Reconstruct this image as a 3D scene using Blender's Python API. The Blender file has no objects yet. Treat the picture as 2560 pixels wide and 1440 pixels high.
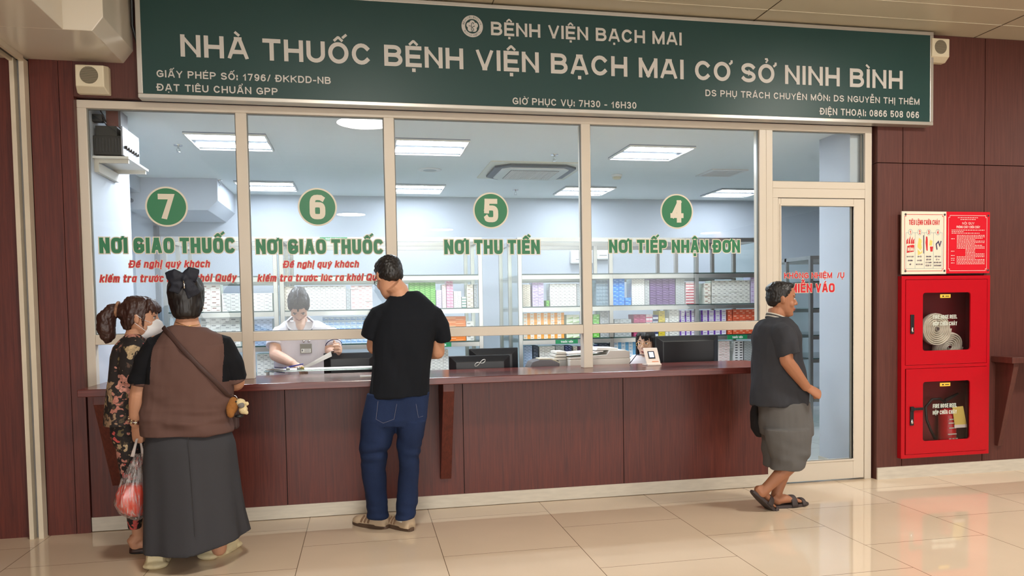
import bpy, math, random, unicodedata
from mathutils import Vector, Matrix, noise
random.seed(7)
SC = bpy.context.scene
COL = SC.collection
V = Vector
PI = math.pi

# ---------------------------------------------------------------- camera, light, exposure
F, PPX, PPY = 1939.2614, 1304.878, 852.6976
CAM = V((1.95721, -5.42352, 1.40106))
RR = [[0.9796208, -0.2001793, -0.0164725], [-0.0246033, -0.0381979, -0.9989673], [0.1993434, 0.9790144, -0.0423445]]
cd = bpy.data.cameras.new('camera')
cd.sensor_fit = 'HORIZONTAL'
cd.sensor_width = 36
cd.lens = F / 2560 * 36
cd.shift_x = -(PPX - 1280) / 2560
cd.shift_y = (PPY - 720) / 2560
cam = bpy.data.objects.new('camera', cd)
COL.objects.link(cam)
M = Matrix.Identity(4)
for i in range(3):
    M[i][0] = RR[0][i]
    M[i][1] = -RR[1][i]
    M[i][2] = -RR[2][i]
    M[i][3] = CAM[i]
cam.matrix_world = M
SC.camera = cam
SC.view_settings.view_transform = 'Standard'
SC.view_settings.look = 'None'
SC.view_settings.gamma = 1
SC.view_settings.use_curve_mapping = False
SC.view_settings.exposure = 0.0
w = bpy.data.worlds.new('hall_daylight')
SC.world = w
w.use_nodes = True
w.node_tree.nodes['Background'].inputs[0].default_value = (1.0, 1.0, 0.98, 1)
w.node_tree.nodes['Background'].inputs[1].default_value = 5.0
ROUND_LIGHT = 100.0
TUBE_LIGHT = 92.0


def at(u, v, y):
    "the point at depth y that stands at column u, row v of the 2560 x 1440 frame"
    a, b = (u - PPX) / F, (v - PPY) / F
    d = V([RR[0][i] * a + RR[1][i] * b + RR[2][i] for i in range(3)])
    return CAM + d * ((y - CAM[1]) / d[1])


def floor_at(u, v):
    a, b = (u - PPX) / F, (v - PPY) / F
    d = V([RR[0][i] * a + RR[1][i] * b + RR[2][i] for i in range(3)])
    return CAM + d * (-CAM[2] / d[2])


def pix(p):
    d = [sum(RR[k][i] * (p[i] - CAM[i]) for i in range(3)) for k in range(3)]
    return PPX + F * d[0] / d[2], PPY + F * d[1] / d[2]


# ---------------------------------------------------------------- materials
def lin(c):
    return tuple(((x / 255 / 12.92) if x / 255 <= 0.04045 else ((x / 255 + 0.055) / 1.055) ** 2.4) for x in c)


MATS = {}


def mat(name, rgb, rough=0.5, metal=0.0, spec=0.5, bump=None, vary=None, emit=None, stretch=(1, 1, 1), coat=0.0, trans=None):
    "principled material; vary = (scale, amount) mottles the colour, bump = (scale, strength)"
    if name in MATS:
        return MATS[name]
    m = bpy.data.materials.new(name)
    m.use_nodes = True
    nt = m.node_tree
    b = nt.nodes['Principled BSDF']
    c = lin(rgb)
    b.inputs['Base Color'].default_value = (*c, 1)
    b.inputs['Roughness'].default_value = rough
    b.inputs['Metallic'].default_value = metal
    b.inputs['Specular IOR Level'].default_value = spec
    b.inputs['Coat Weight'].default_value = coat
    if emit:
        b.inputs['Emission Color'].default_value = (*lin(rgb), 1)
        b.inputs['Emission Strength'].default_value = emit
    if vary or bump:
        tc = nt.nodes.new('ShaderNodeTexCoord')
        mp = nt.nodes.new('ShaderNodeMapping')
        mp.inputs['Scale'].default_value = stretch
        nt.links.new(tc.outputs['Object'], mp.inputs['Vector'])
    if vary:
        n = nt.nodes.new('ShaderNodeTexNoise')
        n.inputs['Scale'].default_value = vary[0]
        n.inputs['Detail'].default_value = 6
        nt.links.new(mp.outputs[0], n.inputs['Vector'])
        r = nt.nodes.new('ShaderNodeMapRange')
        r.inputs['From Min'].default_value = 0.3
        r.inputs['From Max'].default_value = 0.7
        r.inputs['To Min'].default_value = 1 - vary[1]
        r.inputs['To Max'].default_value = 1 + vary[1]
        nt.links.new(n.outputs['Fac'], r.inputs['Value'])
        x = nt.nodes.new('ShaderNodeVectorMath')
        x.operation = 'SCALE'
        x.inputs[0].default_value = c
        nt.links.new(r.outputs[0], x.inputs['Scale'])
        nt.links.new(x.outputs[0], b.inputs['Base Color'])
    if bump:
        n = nt.nodes.new('ShaderNodeTexNoise')
        n.inputs['Scale'].default_value = bump[0]
        n.inputs['Detail'].default_value = 4
        nt.links.new(mp.outputs[0], n.inputs['Vector'])
        bp = nt.nodes.new('ShaderNodeBump')
        bp.inputs['Strength'].default_value = bump[1]
        bp.inputs['Distance'].default_value = 0.01
        nt.links.new(n.outputs['Fac'], bp.inputs['Height'])
        nt.links.new(bp.outputs[0], b.inputs['Normal'])
    MATS[name] = m
    return m


def glass(name, tint=(0.93, 0.97, 0.96), base=0.045, rough=0.0, grime=0.0):
    "thin clear pane: transparent body, mirror reflection by viewing angle"
    m = bpy.data.materials.new(name)
    m.use_nodes = True
    nt = m.node_tree
    nt.nodes.clear()
    o = nt.nodes.new('ShaderNodeOutputMaterial')
    t = nt.nodes.new('ShaderNodeBsdfTransparent')
    t.inputs[0].default_value = (*tint, 1)
    g = nt.nodes.new('ShaderNodeBsdfGlossy')
    g.inputs['Roughness'].default_value = rough
    mx = nt.nodes.new('ShaderNodeMixShader')
    lw = nt.nodes.new('ShaderNodeLayerWeight')
    lw.inputs[0].default_value = 0.5
    pw = nt.nodes.new('ShaderNodeMath')
    pw.operation = 'POWER'
    pw.inputs[1].default_value = 5
    nt.links.new(lw.outputs['Facing'], pw.inputs[0])
    ma = nt.nodes.new('ShaderNodeMath')
    ma.operation = 'MULTIPLY_ADD'
    ma.inputs[1].default_value = 1 - base
    ma.inputs[2].default_value = base
    nt.links.new(pw.outputs[0], ma.inputs[0])
    nt.links.new(ma.outputs[0], mx.inputs[0])
    nt.links.new(t.outputs[0], mx.inputs[1])
    nt.links.new(g.outputs[0], mx.inputs[2])
    nt.links.new(mx.outputs[0], o.inputs[0])
    MATS[name] = m
    return m


def wood(name, a, b, rough=0.42, grain=(26, 26, 1.1)):
    "reddish laminate with a fine upright grain"
    m = bpy.data.materials.new(name)
    m.use_nodes = True
    nt = m.node_tree
    bs = nt.nodes['Principled BSDF']
    tc = nt.nodes.new('ShaderNodeTexCoord')
    mp = nt.nodes.new('ShaderNodeMapping')
    mp.inputs['Scale'].default_value = grain
    nt.links.new(tc.outputs['Object'], mp.inputs['Vector'])
    n = nt.nodes.new('ShaderNodeTexNoise')
    n.inputs['Scale'].default_value = 2.6
    n.inputs['Detail'].default_value = 9
    n.inputs['Roughness'].default_value = 0.62
    n.inputs['Distortion'].default_value = 0.5
    nt.links.new(mp.outputs[0], n.inputs['Vector'])
    r = nt.nodes.new('ShaderNodeValToRGB')
    r.color_ramp.elements[0].position = 0.32
    r.color_ramp.elements[0].color = (*lin(a), 1)
    r.color_ramp.elements[1].position = 0.7
    r.color_ramp.elements[1].color = (*lin(b), 1)
    nt.links.new(n.outputs['Fac'], r.inputs[0])
    nt.links.new(r.outputs[0], bs.inputs['Base Color'])
    bs.inputs['Roughness'].default_value = rough
    bs.inputs['Specular IOR Level'].default_value = 0.45
    MATS[name] = m
    return m


# ---------------------------------------------------------------- mesh builder
def frame_of(t, side):
    s = side - t * side.dot(t)
    if s.length < 1e-5:
        s = V((0, 1, 0)) - t * t.y
        if s.length < 1e-5:
            s = V((1, 0, 0))
    s.normalize()
    return s, t.cross(s)


class MB:
    def __init__(self):
        self.v, self.f, self.m = [], [], []

    def face(self, pts, mi=0):
        k = len(self.v)
        self.v += [V(p) for p in pts]
        self.f.append(tuple(range(k, k + len(pts))))
        self.m.append(mi)

    def box(self, x0, x1, y0, y1, z0, z1, mi=0):
        k = len(self.v)
        self.v += [V((x, y, z)) for z in (z0, z1) for y in (y0, y1) for x in (x0, x1)]
        for q in ((0, 2, 3, 1), (4, 5, 7, 6), (0, 1, 5, 4), (2, 6, 7, 3), (0, 4, 6, 2), (1, 3, 7, 5)):
            self.f.append(tuple(k + i for i in q))
            self.m.append(mi)
        return self

    def obox(self, c, ax, ay, az, mi=0):
        "oriented box from centre and three half-axis vectors"
        k = len(self.v)
        self.v += [c + ax * sx + ay * sy + az * sz for sz in (-1, 1) for sy in (-1, 1) for sx in (-1, 1)]
        for q in ((0, 2, 3, 1), (4, 5, 7, 6), (0, 1, 5, 4), (2, 6, 7, 3), (0, 4, 6, 2), (1, 3, 7, 5)):
            self.f.append(tuple(k + i for i in q))
            self.m.append(mi)

    def prism(self, poly, axis, c0, c1, mi=0):
        "polygon in the two other axes, swept along axis from c0 to c1"
        def p(a, b, c):
            return V((c, a, b)) if axis == 'x' else (V((a, c, b)) if axis == 'y' else V((a, b, c)))
        k = len(self.v)
        n = len(poly)
        self.v += [p(a, b, c0) for a, b in poly] + [p(a, b, c1) for a, b in poly]
        self.f.append(tuple(range(k, k + n)))
        self.f.append(tuple(range(k + 2 * n - 1, k + n - 1, -1)))
        self.m += [mi, mi]
        for i in range(n):
            j = (i + 1) % n
            self.f.append((k + i, k + n + i, k + n + j, k + j))
            self.m.append(mi)

    def rings(self, rs, mi=0, cap=True):
        "skin a list of rings (each a list of points)"
        k = len(self.v)
        n = len(rs[0])
        for r in rs:
            self.v += r
        for a in range(len(rs) - 1):
            for i in range(n):
                j = (i + 1) % n
                self.f.append((k + a * n + i, k + a * n + j, k + (a + 1) * n + j, k + (a + 1) * n + i))
                self.m.append(mi)
        if cap:
            self.f.append(tuple(range(k + n - 1, k - 1, -1)))
            self.f.append(tuple(range(k + (len(rs) - 1) * n, k + len(rs) * n)))
            self.m += [mi, mi]

    def tube(self, pts, rad, side=V((1, 0, 0)), n=12, mi=0, round_=False):
        "tube along pts; rad: number, list of numbers or of (along side, across)"
        pts = [V(p) for p in pts]
        if not isinstance(rad, (list, tuple)):
            rad = [rad] * len(pts)
        rad = [(r, r) if not isinstance(r, (list, tuple)) else r for r in rad]
        ts = []
        for i in range(len(pts)):
            a = pts[max(i - 1, 0)]
            b = pts[min(i + 1, len(pts) - 1)]
            ts.append((b - a).normalized())
        P = [(p, t, r) for p, t, r in zip(pts, ts, rad)]
        if round_:
            p, t, r = P[0]
            q = min(r)
            P = [(p - t * q * 0.85, t, (r[0] * 0.45, r[1] * 0.45)), (p - t * q * 0.5, t, (r[0] * 0.83, r[1] * 0.83))] + P
            p, t, r = P[-1]
            q = min(r)
            P += [(p + t * q * 0.5, t, (r[0] * 0.83, r[1] * 0.83)), (p + t * q * 0.85, t, (r[0] * 0.45, r[1] * 0.45))]
        rs = []
        s = None
        for p, t, r in P:
            s, b = frame_of(t, side if s is None else s)
            rs.append([p + s * (r[0] * math.cos(2 * PI * i / n)) + b * (r[1] * math.sin(2 * PI * i / n)) for i in range(n)])
        self.rings(rs, mi)

    def ell(self, c, r, R=None, n=14, mi=0):
        c = V(c)
        R = R or Matrix.Identity(3)
        rs = []
        for a in range(1, n):
            t = PI * a / n
            rs.append([c + R @ V((r[0] * math.sin(t) * math.cos(2 * PI * i / n), r[1] * math.sin(t) * math.sin(2 * PI * i / n), -r[2] * math.cos(t))) for i in range(n)])
        self.rings(rs, mi)

    def lathe(self, prof, c, axis='z', n=24, mi=0):
        c = V(c)
        rs = []
        for r, h in prof:
            ring = []
            for i in range(n):
                a = 2 * PI * i / n
                x, y = r * math.cos(a), r * math.sin(a)
                ring.append(c + (V((x, y, h)) if axis == 'z' else (V((x, h, y)) if axis == 'y' else V((h, x, y)))))
            rs.append(ring)
        self.rings(rs, mi)

    def loft(self, secs, e=2.3, n=28, mi=0, ruffle=None):
        "level superellipse sections: (centre, rx, ry[, yaw])"
        rs = []
        for q in secs:
            c, rx, ry = q[0], q[1], q[2]
            yw = q[3] if len(q) > 3 else 0
            ring = []
            for i in range(n):
                a = 2 * PI * i / n
                x = rx * math.copysign(abs(math.cos(a)) ** (2 / e), math.cos(a))
                y = ry * math.copysign(abs(math.sin(a)) ** (2 / e), math.sin(a))
                if ruffle:
                    k = 1 + ruffle(a, c.z)
                    x, y = x * k, y * k
                ring.append(c + V((x * math.cos(yw) - y * math.sin(yw), x * math.sin(yw) + y * math.cos(yw), 0)))
            rs.append(ring)
        if rs[0][0].z > rs[-1][0].z:
            rs.reverse()
        self.rings(rs, mi)

    def mesh(self, name, org):
        me = bpy.data.meshes.new(name)
        me.from_pydata([tuple(p - org) for p in self.v], [], self.f)
        me.polygons.foreach_set('material_index', self.m)
        return me

    def build(self, name, mats, parent=None, org=None, smooth=False, bevel=0.0):
        "one object; org is the thing's base point (parts keep the thing's axes)"
        free = parent is None and org is not None
        org = V(org) if org is not None else V((0, 0, 0))
        me = self.mesh(name, org)
        return place(name, me, mats, parent, org if free else None, smooth, bevel)


def place(name, me, mats, parent=None, loc=None, smooth=False, bevel=0.0):
    if not isinstance(mats, (list, tuple)):
        mats = [mats]
    for m in mats:
        me.materials.append(m)
    if smooth:
        me.polygons.foreach_set('use_smooth', [True] * len(me.polygons))
    o = bpy.data.objects.new(name, me)
    COL.objects.link(o)
    if loc is not None:
        o.location = loc
    if parent is not None:
        o.parent = parent
    if bevel:
        b = o.modifiers.new('Bevel', 'BEVEL')
        b.width = bevel
        b.segments = 2
        b.limit_method = 'ANGLE'
    return o


def remesh(mb, org, voxel=0.006, smooth=4, wrinkle=None):
    "one continuous skin over the overlapping solids of mb"
    me = mb.mesh('tmp', V(org))
    o = bpy.data.objects.new('tmp', me)
    COL.objects.link(o)
    r = o.modifiers.new('r', 'REMESH')
    r.mode = 'VOXEL'
    r.voxel_size = voxel
    if smooth:
        s = o.modifiers.new('s', 'SMOOTH')
        s.factor = 0.5
        s.iterations = smooth
    dg = bpy.context.evaluated_depsgraph_get()
    dg.update()
    out = bpy.data.meshes.new_from_object(o.evaluated_get(dg))
    bpy.data.objects.remove(o)
    bpy.data.meshes.remove(me)
    out.materials.clear()
    if wrinkle:
        nr = [v.normal.copy() for v in out.vertices]
        for v, n in zip(out.vertices, nr):
            v.co += n * wrinkle(v.co)
    return out


def folds(sx, sy, sz, amp, seed=0.0):
    return lambda p: amp * noise.noise(V((p.x * sx + seed, p.y * sy + seed, p.z * sz))) + 0.45 * amp * noise.noise(V((p.x * sx * 2.3, p.y * sy * 2.3 + seed, p.z * sz * 2.1 + 9)))


def zones(me, fn):
    "material index per face from its centre"
    me.polygons.foreach_set('material_index', [fn(p.center) for p in me.polygons])


def thing(name, label, cat, loc=(0, 0, 0), group=None):
    o = bpy.data.objects.new(name, None)
    COL.objects.link(o)
    o.location = loc
    o.empty_display_size = 0.05
    o['label'] = label
    o['category'] = cat
    if group:
        o['group'] = group
    return o


def tag(o, label, cat, group=None):
    o['label'] = label
    o['category'] = cat
    if group:
        o['group'] = group
    return o


def struct(o):
    o['kind'] = 'structure'
    return o


# ---------------------------------------------------------------- lettering drawn with strokes
def glyphs(e):
    def arc(cx, cy, rx, ry, a0, a1, n=None):
        n = n or max(4, int(abs(a1 - a0) / 16))
        out = []
        for i in range(n + 1):
            a = math.radians(a0 + (a1 - a0) * i / n)
            c, s = math.cos(a), math.sin(a)
            out.append((cx + rx * math.copysign(abs(c) ** (2 / e), c), cy + ry * math.copysign(abs(s) ** (2 / e), s)))
        return out
    G = {}
    G['A'] = (.80, [[(0, 0), (.40, 1)], [(.60, 1), (1, 0)], [(.40, 1), (.60, 1)], [(.22, .28), (.78, .28)]])
    G['B'] = (.72, [[(0, 0), (0, 1)], [(0, 1)] + arc(.56, .77, .36, .23, 90, -90) + [(0, .54)], [(0, .54)] + arc(.6, .27, .4, .27, 90, -90) + [(0, 0)]])
    G['C'] = (.76, [arc(.5, .5, .5, .5, 42, 318)])
    G['D'] = (.74, [[(0, 0), (0, 1)], [(0, 1)] + arc(.45, .5, .55, .5, 90, -90) + [(0, 0)]])
    G['Đ'] = (.74, G['D'][1] + [[(-.18, .5), (.38, .5)]])
    G['E'] = (.62, [[(1, 1), (0, 1), (0, 0), (1, 0)], [(0, .5), (.88, .5)]])
    G['F'] = (.60, [[(1, 1), (0, 1), (0, 0)], [(0, .5), (.84, .5)]])
    G['G'] = (.80, [arc(.5, .5, .5, .5, 42, 300) + [(1, .14), (1, .46), (.55, .46)]])
    G['H'] = (.72, [[(0, 0), (0, 1)], [(1, 0), (1, 1)], [(0, .5), (1, .5)]])
    G['I'] = (.02, [[(.5, 0), (.5, 1)]])
    G['K'] = (.74, [[(0, 0), (0, 1)], [(1, 1), (.06, .42)], [(.32, .62), (1, 0)]])
    G['L'] = (.58, [[(0, 1), (0, 0), (1, 0)]])
    G['M'] = (.88, [[(0, 0), (0, 1)], [(0, 1), (.5, .04)], [(.5, .04), (1, 1)], [(1, 1), (1, 0)]])
    G['N'] = (.72, [[(0, 0), (0, 1)], [(0, 1), (1, 0)], [(1, 0), (1, 1)]])
    G['O'] = (.80, [arc(.5, .5, .5, .5, 90, 450, 28)])
    G['P'] = (.68, [[(0, 0), (0, 1)], [(0, 1)] + arc(.55, .73, .45, .27, 90, -90) + [(0, .46)]])
    G['Q'] = (.80, G['O'][1] + [[(.6, .25), (1, -.06)]])
    G['R'] = (.74, G['P'][1] + [[(.45, .46), (1, 0)]])
    G['S'] = (.68, [arc(.5, .75, .48, .25, 28, 270) + arc(.5, .25, .5, .25, 90, -152)])
    G['T'] = (.66, [[(0, 1), (1, 1)], [(.5, 1), (.5, 0)]])
    G['U'] = (.70, [[(0, 1)] + arc(.5, .36, .5, .36, 180, 360) + [(1, 1)]])
    G['V'] = (.74, [[(0, 1), (.46, 0)], [(.54, 0), (1, 1)], [(.46, 0), (.54, 0)]])
    G['X'] = (.70, [[(0, 0), (1, 1)], [(0, 1), (1, 0)]])
    G['Y'] = (.72, [[(0, 1), (.5, .44)], [(1, 1), (.5, .44)], [(.5, .48), (.5, 0)]])
    G['0'] = (.56, [arc(.5, .5, .5, .5, 90, 450, 28)])
    G['1'] = (.36, [[(.72, 0), (.72, 1), (.0, .68)]])
    G['2'] = (.56, [arc(.5, .7, .5, .3, 170, -20) + [(.0, 0), (1, 0)]])
    G['3'] = (.56, [arc(.48, .75, .46, .25, 150, -90), arc(.48, .26, .52, .26, 90, -150)])
    G['4'] = (.60, [[(.74, 0), (.74, 1)], [(.74, 1), (0, .26)], [(0, .26), (1, .26)]])
    G['5'] = (.56, [[(.92, 1), (.1, 1)], [(.1, 1), (.04, .48)], arc(.48, .32, .52, .32, 148, -150)])
    G['6'] = (.56, [arc(.5, .31, .5, .31, 90, 450, 20), arc(.55, .5, .55, .5, 55, 180) + [(0, .31)]])
    G['7'] = (.56, [[(0, 1), (1, 1), (.34, 0)]])
    G['8'] = (.56, [arc(.5, .76, .44, .24, 90, 450, 20), arc(.5, .26, .5, .26, 90, 450, 20)])
    G['9'] = (.56, [arc(.5, .69, .5, .31, 90, 450, 20), arc(.45, .5, .55, .5, 0, -125)])
    G[':'] = (.02, [[(.5, .0), (.5, .16)], [(.5, .52), (.5, .68)]])
    G['-'] = (.30, [[(0, .38), (1, .38)]])
    G['/'] = (.34, [[(0, 0), (1, 1)]])
    x = .74
    G['a'] = (.52, [arc(.5, x / 2, .5, x / 2, 90, 450, 20), [(1, 0), (1, x)]])
    G['c'] = (.50, [arc(.5, x / 2, .5, x / 2, 42, 318)])
    G['e'] = (.52, [[(0, .4), (1, .4)], arc(.5, x / 2, .5, x / 2, 5, 320)])
    G['g'] = (.52, [arc(.5, x / 2, .5, x / 2, 90, 450, 20), [(1, x), (1, -.05)] + arc(.5, -.05, .5, .2, 0, -160)])
    G['h'] = (.52, [[(0, 0), (0, 1)], [(0, .46)] + arc(.5, .46, .5, .28, 180, 0) + [(1, 0)]])
    G['i'] = (.02, [[(.5, 0), (.5, x)], [(.5, .9), (.5, 1.04)]])
    G['k'] = (.52, [[(0, 0), (0, 1)], [(1, x), (.1, .34)], [(.36, .46), (1, 0)]])
    G['l'] = (.02, [[(.5, 0), (.5, 1)]])
    G['m'] = (.86, [[(0, 0), (0, x)], [(0, .5)] + arc(.25, .5, .25, .24, 180, 0) + [(.5, 0)], [(.5, .5)] + arc(.75, .5, .25, .24, 180, 0) + [(1, 0)]])
    G['n'] = (.52, [[(0, 0), (0, x)], [(0, .46)] + arc(.5, .46, .5, .28, 180, 0) + [(1, 0)]])
    G['o'] = (.54, [arc(.5, x / 2, .5, x / 2, 90, 450, 20)])
    G['q'] = (.52, [arc(.5, x / 2, .5, x / 2, 90, 450, 20), [(1, x), (1, -.24)]])
    G['r'] = (.36, [[(0, 0), (0, x)], [(0, .46)] + arc(.6, .46, .6, .28, 180, 75)])
    G['t'] = (.36, [[(.35, .96), (.35, .12), (.5, 0), (1, 0)], [(0, x), (1, x)]])
    G['u'] = (.52, [[(0, x)] + arc(.5, .28, .5, .28, 180, 360) + [(1, x)], [(1, 0), (1, x)]])
    G['y'] = (.54, [[(0, x), (.48, .02)], [(1, x), (.3, -.24)]])
    return G


GLY = {2.0: glyphs(2.0), 3.4: glyphs(3.4)}


def strip(mb, pts, h, put, mi, box=None):
    "mitred flat strip of half width h along 2-D pts"
    n = len(pts)
    L, Rr = [], []
    closed = n > 3 and math.hypot(pts[0][0] - pts[-1][0], pts[0][1] - pts[-1][1]) < 1e-5
    for i in range(n):
        p = pts[i]
        a = pts[i - 1] if i else (pts[-2] if closed else None)
        b = pts[i + 1] if i < n - 1 else (pts[1] if closed else None)

        def nrm(p, q):
            dx, dy = q[0] - p[0], q[1] - p[1]
            l = math.hypot(dx, dy) or 1e-9
            return (-dy / l, dx / l)
        n1 = nrm(a, p) if a else nrm(p, b)
        n2 = nrm(p, b) if b else n1
        mx, my = n1[0] + n2[0], n1[1] + n2[1]
        l = math.hypot(mx, my)
        if l < 0.3:
            mx, my, k = n1[0], n1[1], 1
        else:
            mx, my = mx / l, my / l
            k = min(1 / max(mx * n1[0] + my * n1[1], 0.3), 1.9)
        L.append((p[0] + mx * h * k, p[1] + my * h * k))
        Rr.append((p[0] - mx * h * k, p[1] - my * h * k))
    if box:
        cl = lambda q: (min(max(q[0], box[0]), box[1]), min(max(q[1], box[2]), box[3]))
        L, Rr = [cl(q) for q in L], [cl(q) for q in Rr]
    LAYER[0] = (LAYER[0] + 1) % 7
    dy = V((0, -0.00009 * LAYER[0], 0))     # overlapping strokes lie one film over the other
    for i in range(n - 1):
        mb.face([put(*L[i]) + dy, put(*L[i + 1]) + dy, put(*Rr[i + 1]) + dy, put(*Rr[i]) + dy], mi)


LAYER = [0]
MARKS = {'\u0302': 'hat', '\u0306': 'breve', '\u031b': 'horn', '\u0300': 'grave', '\u0301': 'acute', '\u0309': 'hook', '\u0303': 'tilde', '\u0323': 'dot'}


def write(mb, s, x0, x1, z0, z1, put, mi=0, t=0.19, e=2.0, gap=0.17, slant=0.0, grow=0.0, space=0.34):
    "draw s in capitals height z0..z1, fitted from x0 to x1; put(x, z) gives the point; grow thickens all round"
    G = GLY[e]
    H = z1 - z0
    items = []
    for ch in unicodedata.normalize('NFC', s):
        if ch == ' ':
            items.append(None)
            continue
        if ch in 'Đđ':
            items.append(('Đ', []))
            continue
        d = unicodedata.normalize('NFD', ch)
        items.append((d[0], [MARKS[c] for c in d[1:] if c in MARKS]))
    tot = 0.0
    gaps = 0
    for i, it in enumerate(items):
        tot += space if it is None else G[it[0]][0]
        if i:
            gaps += 1
    # width = k * tot + gaps * gap*k + n * t  (stroke width does not scale)
    nl = sum(1 for it in items if it)
    k = ((x1 - x0) / H - nl * t) / (tot + gaps * gap)
    h = t * H / 2
    x = x0
    for it in items:
        if it is None:
            x += (space + gap) * k * H
            continue
        wd, strokes = G[it[0]]
        W = wd * k * H

        def q(a, b):
            return (x + h + a * W + slant * b * H, z0 + h + b * (H - 2 * h))
        for st in strokes:
            P = [q(a, b) for a, b in st]
            if grow:
                def ext(p, o):
                    l = math.hypot(p[0] - o[0], p[1] - o[1]) or 1
                    return (p[0] + (p[0] - o[0]) / l * (grow + (h if False else 0)), p[1] + (p[1] - o[1]) / l * grow)
                if math.hypot(P[0][0] - P[-1][0], P[0][1] - P[-1][1]) > 1e-5:
                    P = [ext(P[0], P[1])] + P[1:-1] + [ext(P[-1], P[-2])]
            # square ends reach the letter's outline
            if math.hypot(P[0][0] - P[-1][0], P[0][1] - P[-1][1]) > 1e-5:
                def out(p, o):
                    l = math.hypot(p[0] - o[0], p[1] - o[1]) or 1
                    return (p[0] + (p[0] - o[0]) / l * h, p[1] + (p[1] - o[1]) / l * h)
                P = [out(P[0], P[1])] + P[1:-1] + [out(P[-1], P[-2])]
            bx = None
            if not slant and it[0] not in 'QgqyĐ':
                bx = (x - grow, x + W + 2 * h + grow, z0 - grow, z1 + grow)
            strip(mb, P, h + grow, put, mi, bx)
        low = it[0].islower()
        top = 0.74 if low else 1.0
        has_hat = 'hat' in it[1]
        cx = x + h + W / 2 + slant * H
        u = H * (0.8 if low else 1.0)
        for mk in it[1]:
            th = h * 0.62 + grow
            zb = z0 + top * H
            if mk == 'hat':
                st = [(cx - .2 * u, zb + .05 * u), (cx - .02 * u, zb + .22 * u), (cx + .02 * u, zb + .22 * u), (cx + .2 * u, zb + .05 * u)]
                strip(mb, st, th, put, mi)
            elif mk == 'dot':
                strip(mb, [(cx - h * .9 - grow - slant * H, z0 - .15 * u), (cx + h * .9 + grow - slant * H, z0 - .15 * u)], h * .9 + grow, put, mi)
            elif mk == 'horn':
                bx = x + W + h * 1.4
                strip(mb, [(bx + slant * H, zb - .12 * u), (bx + .13 * u + slant * H, zb - .02 * u), (bx + .13 * u + slant * H, zb + .1 * u)], th, put, mi)
            else:
                ox, oz = (cx + .26 * u, zb + .2 * u) if has_hat else (cx, zb + .06 * u)
                if mk == 'acute':
                    st = [(ox - .07 * u, oz), (ox + .13 * u, oz + .17 * u)]
                elif mk == 'grave':
                    st = [(ox - .13 * u, oz + .17 * u), (ox + .07 * u, oz)]
                elif mk == 'hook':
                    strip(mb, [(ox, oz + .08 * u), (ox, oz - .01 * u)], th * .8, put, mi)
                    st = [(ox - .08 * u, oz + .19 * u), (ox + .04 * u, oz + .20 * u), (ox + .07 * u, oz + .13 * u), (ox + .02 * u, oz + .08 * u)]
                else:
                    if has_hat:
                        ox, oz = cx, zb + .3 * u
                    st = [(ox - .18 * u, oz + .02 * u), (ox - .08 * u, oz + .11 * u), (ox + .08 * u, oz + .03 * u), (ox + .18 * u, oz + .12 * u)]
                strip(mb, st, th * (0.8 if mk == 'hook' else 1), put, mi)
        x += W + 2 * h + gap * k * H


def wall_put(y):
    return lambda x, z: V((x, y, z))


ORD = 'first second third fourth fifth sixth seventh eighth ninth tenth eleventh twelfth thirteenth fourteenth'.split()
# ---------------------------------------------------------------- shared materials
WOOD = wood('red_laminate', (74, 28, 22), (106, 46, 35))
WOODR = wood('red_panel', (78, 40, 34), (98, 53, 45), rough=0.5)
WOODT = wood('worktop_laminate', (82, 36, 32), (112, 55, 48), rough=0.2, grain=(1.0, 22, 22))
DARK = mat('groove_dark', (38, 16, 14), 0.8)
FRAME = mat('cream_frame', (214, 204, 188), 0.38)
WHITE = mat('white_wall', (194, 200, 210), 0.6)
WCEIL = mat('white_ceiling', (240, 244, 244), 0.7)
STONE = mat('pale_stone', (205, 198, 184), 0.35, vary=(9, 0.08), stretch=(1, 1, 6))
PANE = glass('window_pane')
STEEL = mat('brushed_steel', (176, 176, 172), 0.28, metal=0.85, vary=(6, 0.08))
ALU = mat('aluminium', (196, 192, 184), 0.32, metal=0.55)
BLACK = mat('black_plastic', (22, 23, 27), 0.42)
DGREY = mat('dark_grey', (58, 60, 64), 0.5)
WPLAS = mat('white_plastic', (232, 230, 226), 0.4)
CREAMP = mat('cream_plastic', (226, 216, 188), 0.45)
GREEN = mat('vinyl_green', (36, 122, 78), 0.4)
CREAMV = mat('vinyl_cream', (226, 218, 200), 0.45)
REDV = mat('vinyl_red', (204, 32, 44), 0.4)
REDM = mat('enamel_red', (188, 14, 30), 0.28, spec=0.35)
PAPER = mat('paper', (240, 240, 238), 0.7)
CHROME = mat('chrome', (215, 215, 215), 0.15, metal=1.0)
FG = mat('lamp_glow', (236, 244, 255), emit=TUBE_LIGHT)
RG = mat('round_lamp_glow', (255, 249, 238), emit=ROUND_LIGHT)


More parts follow.
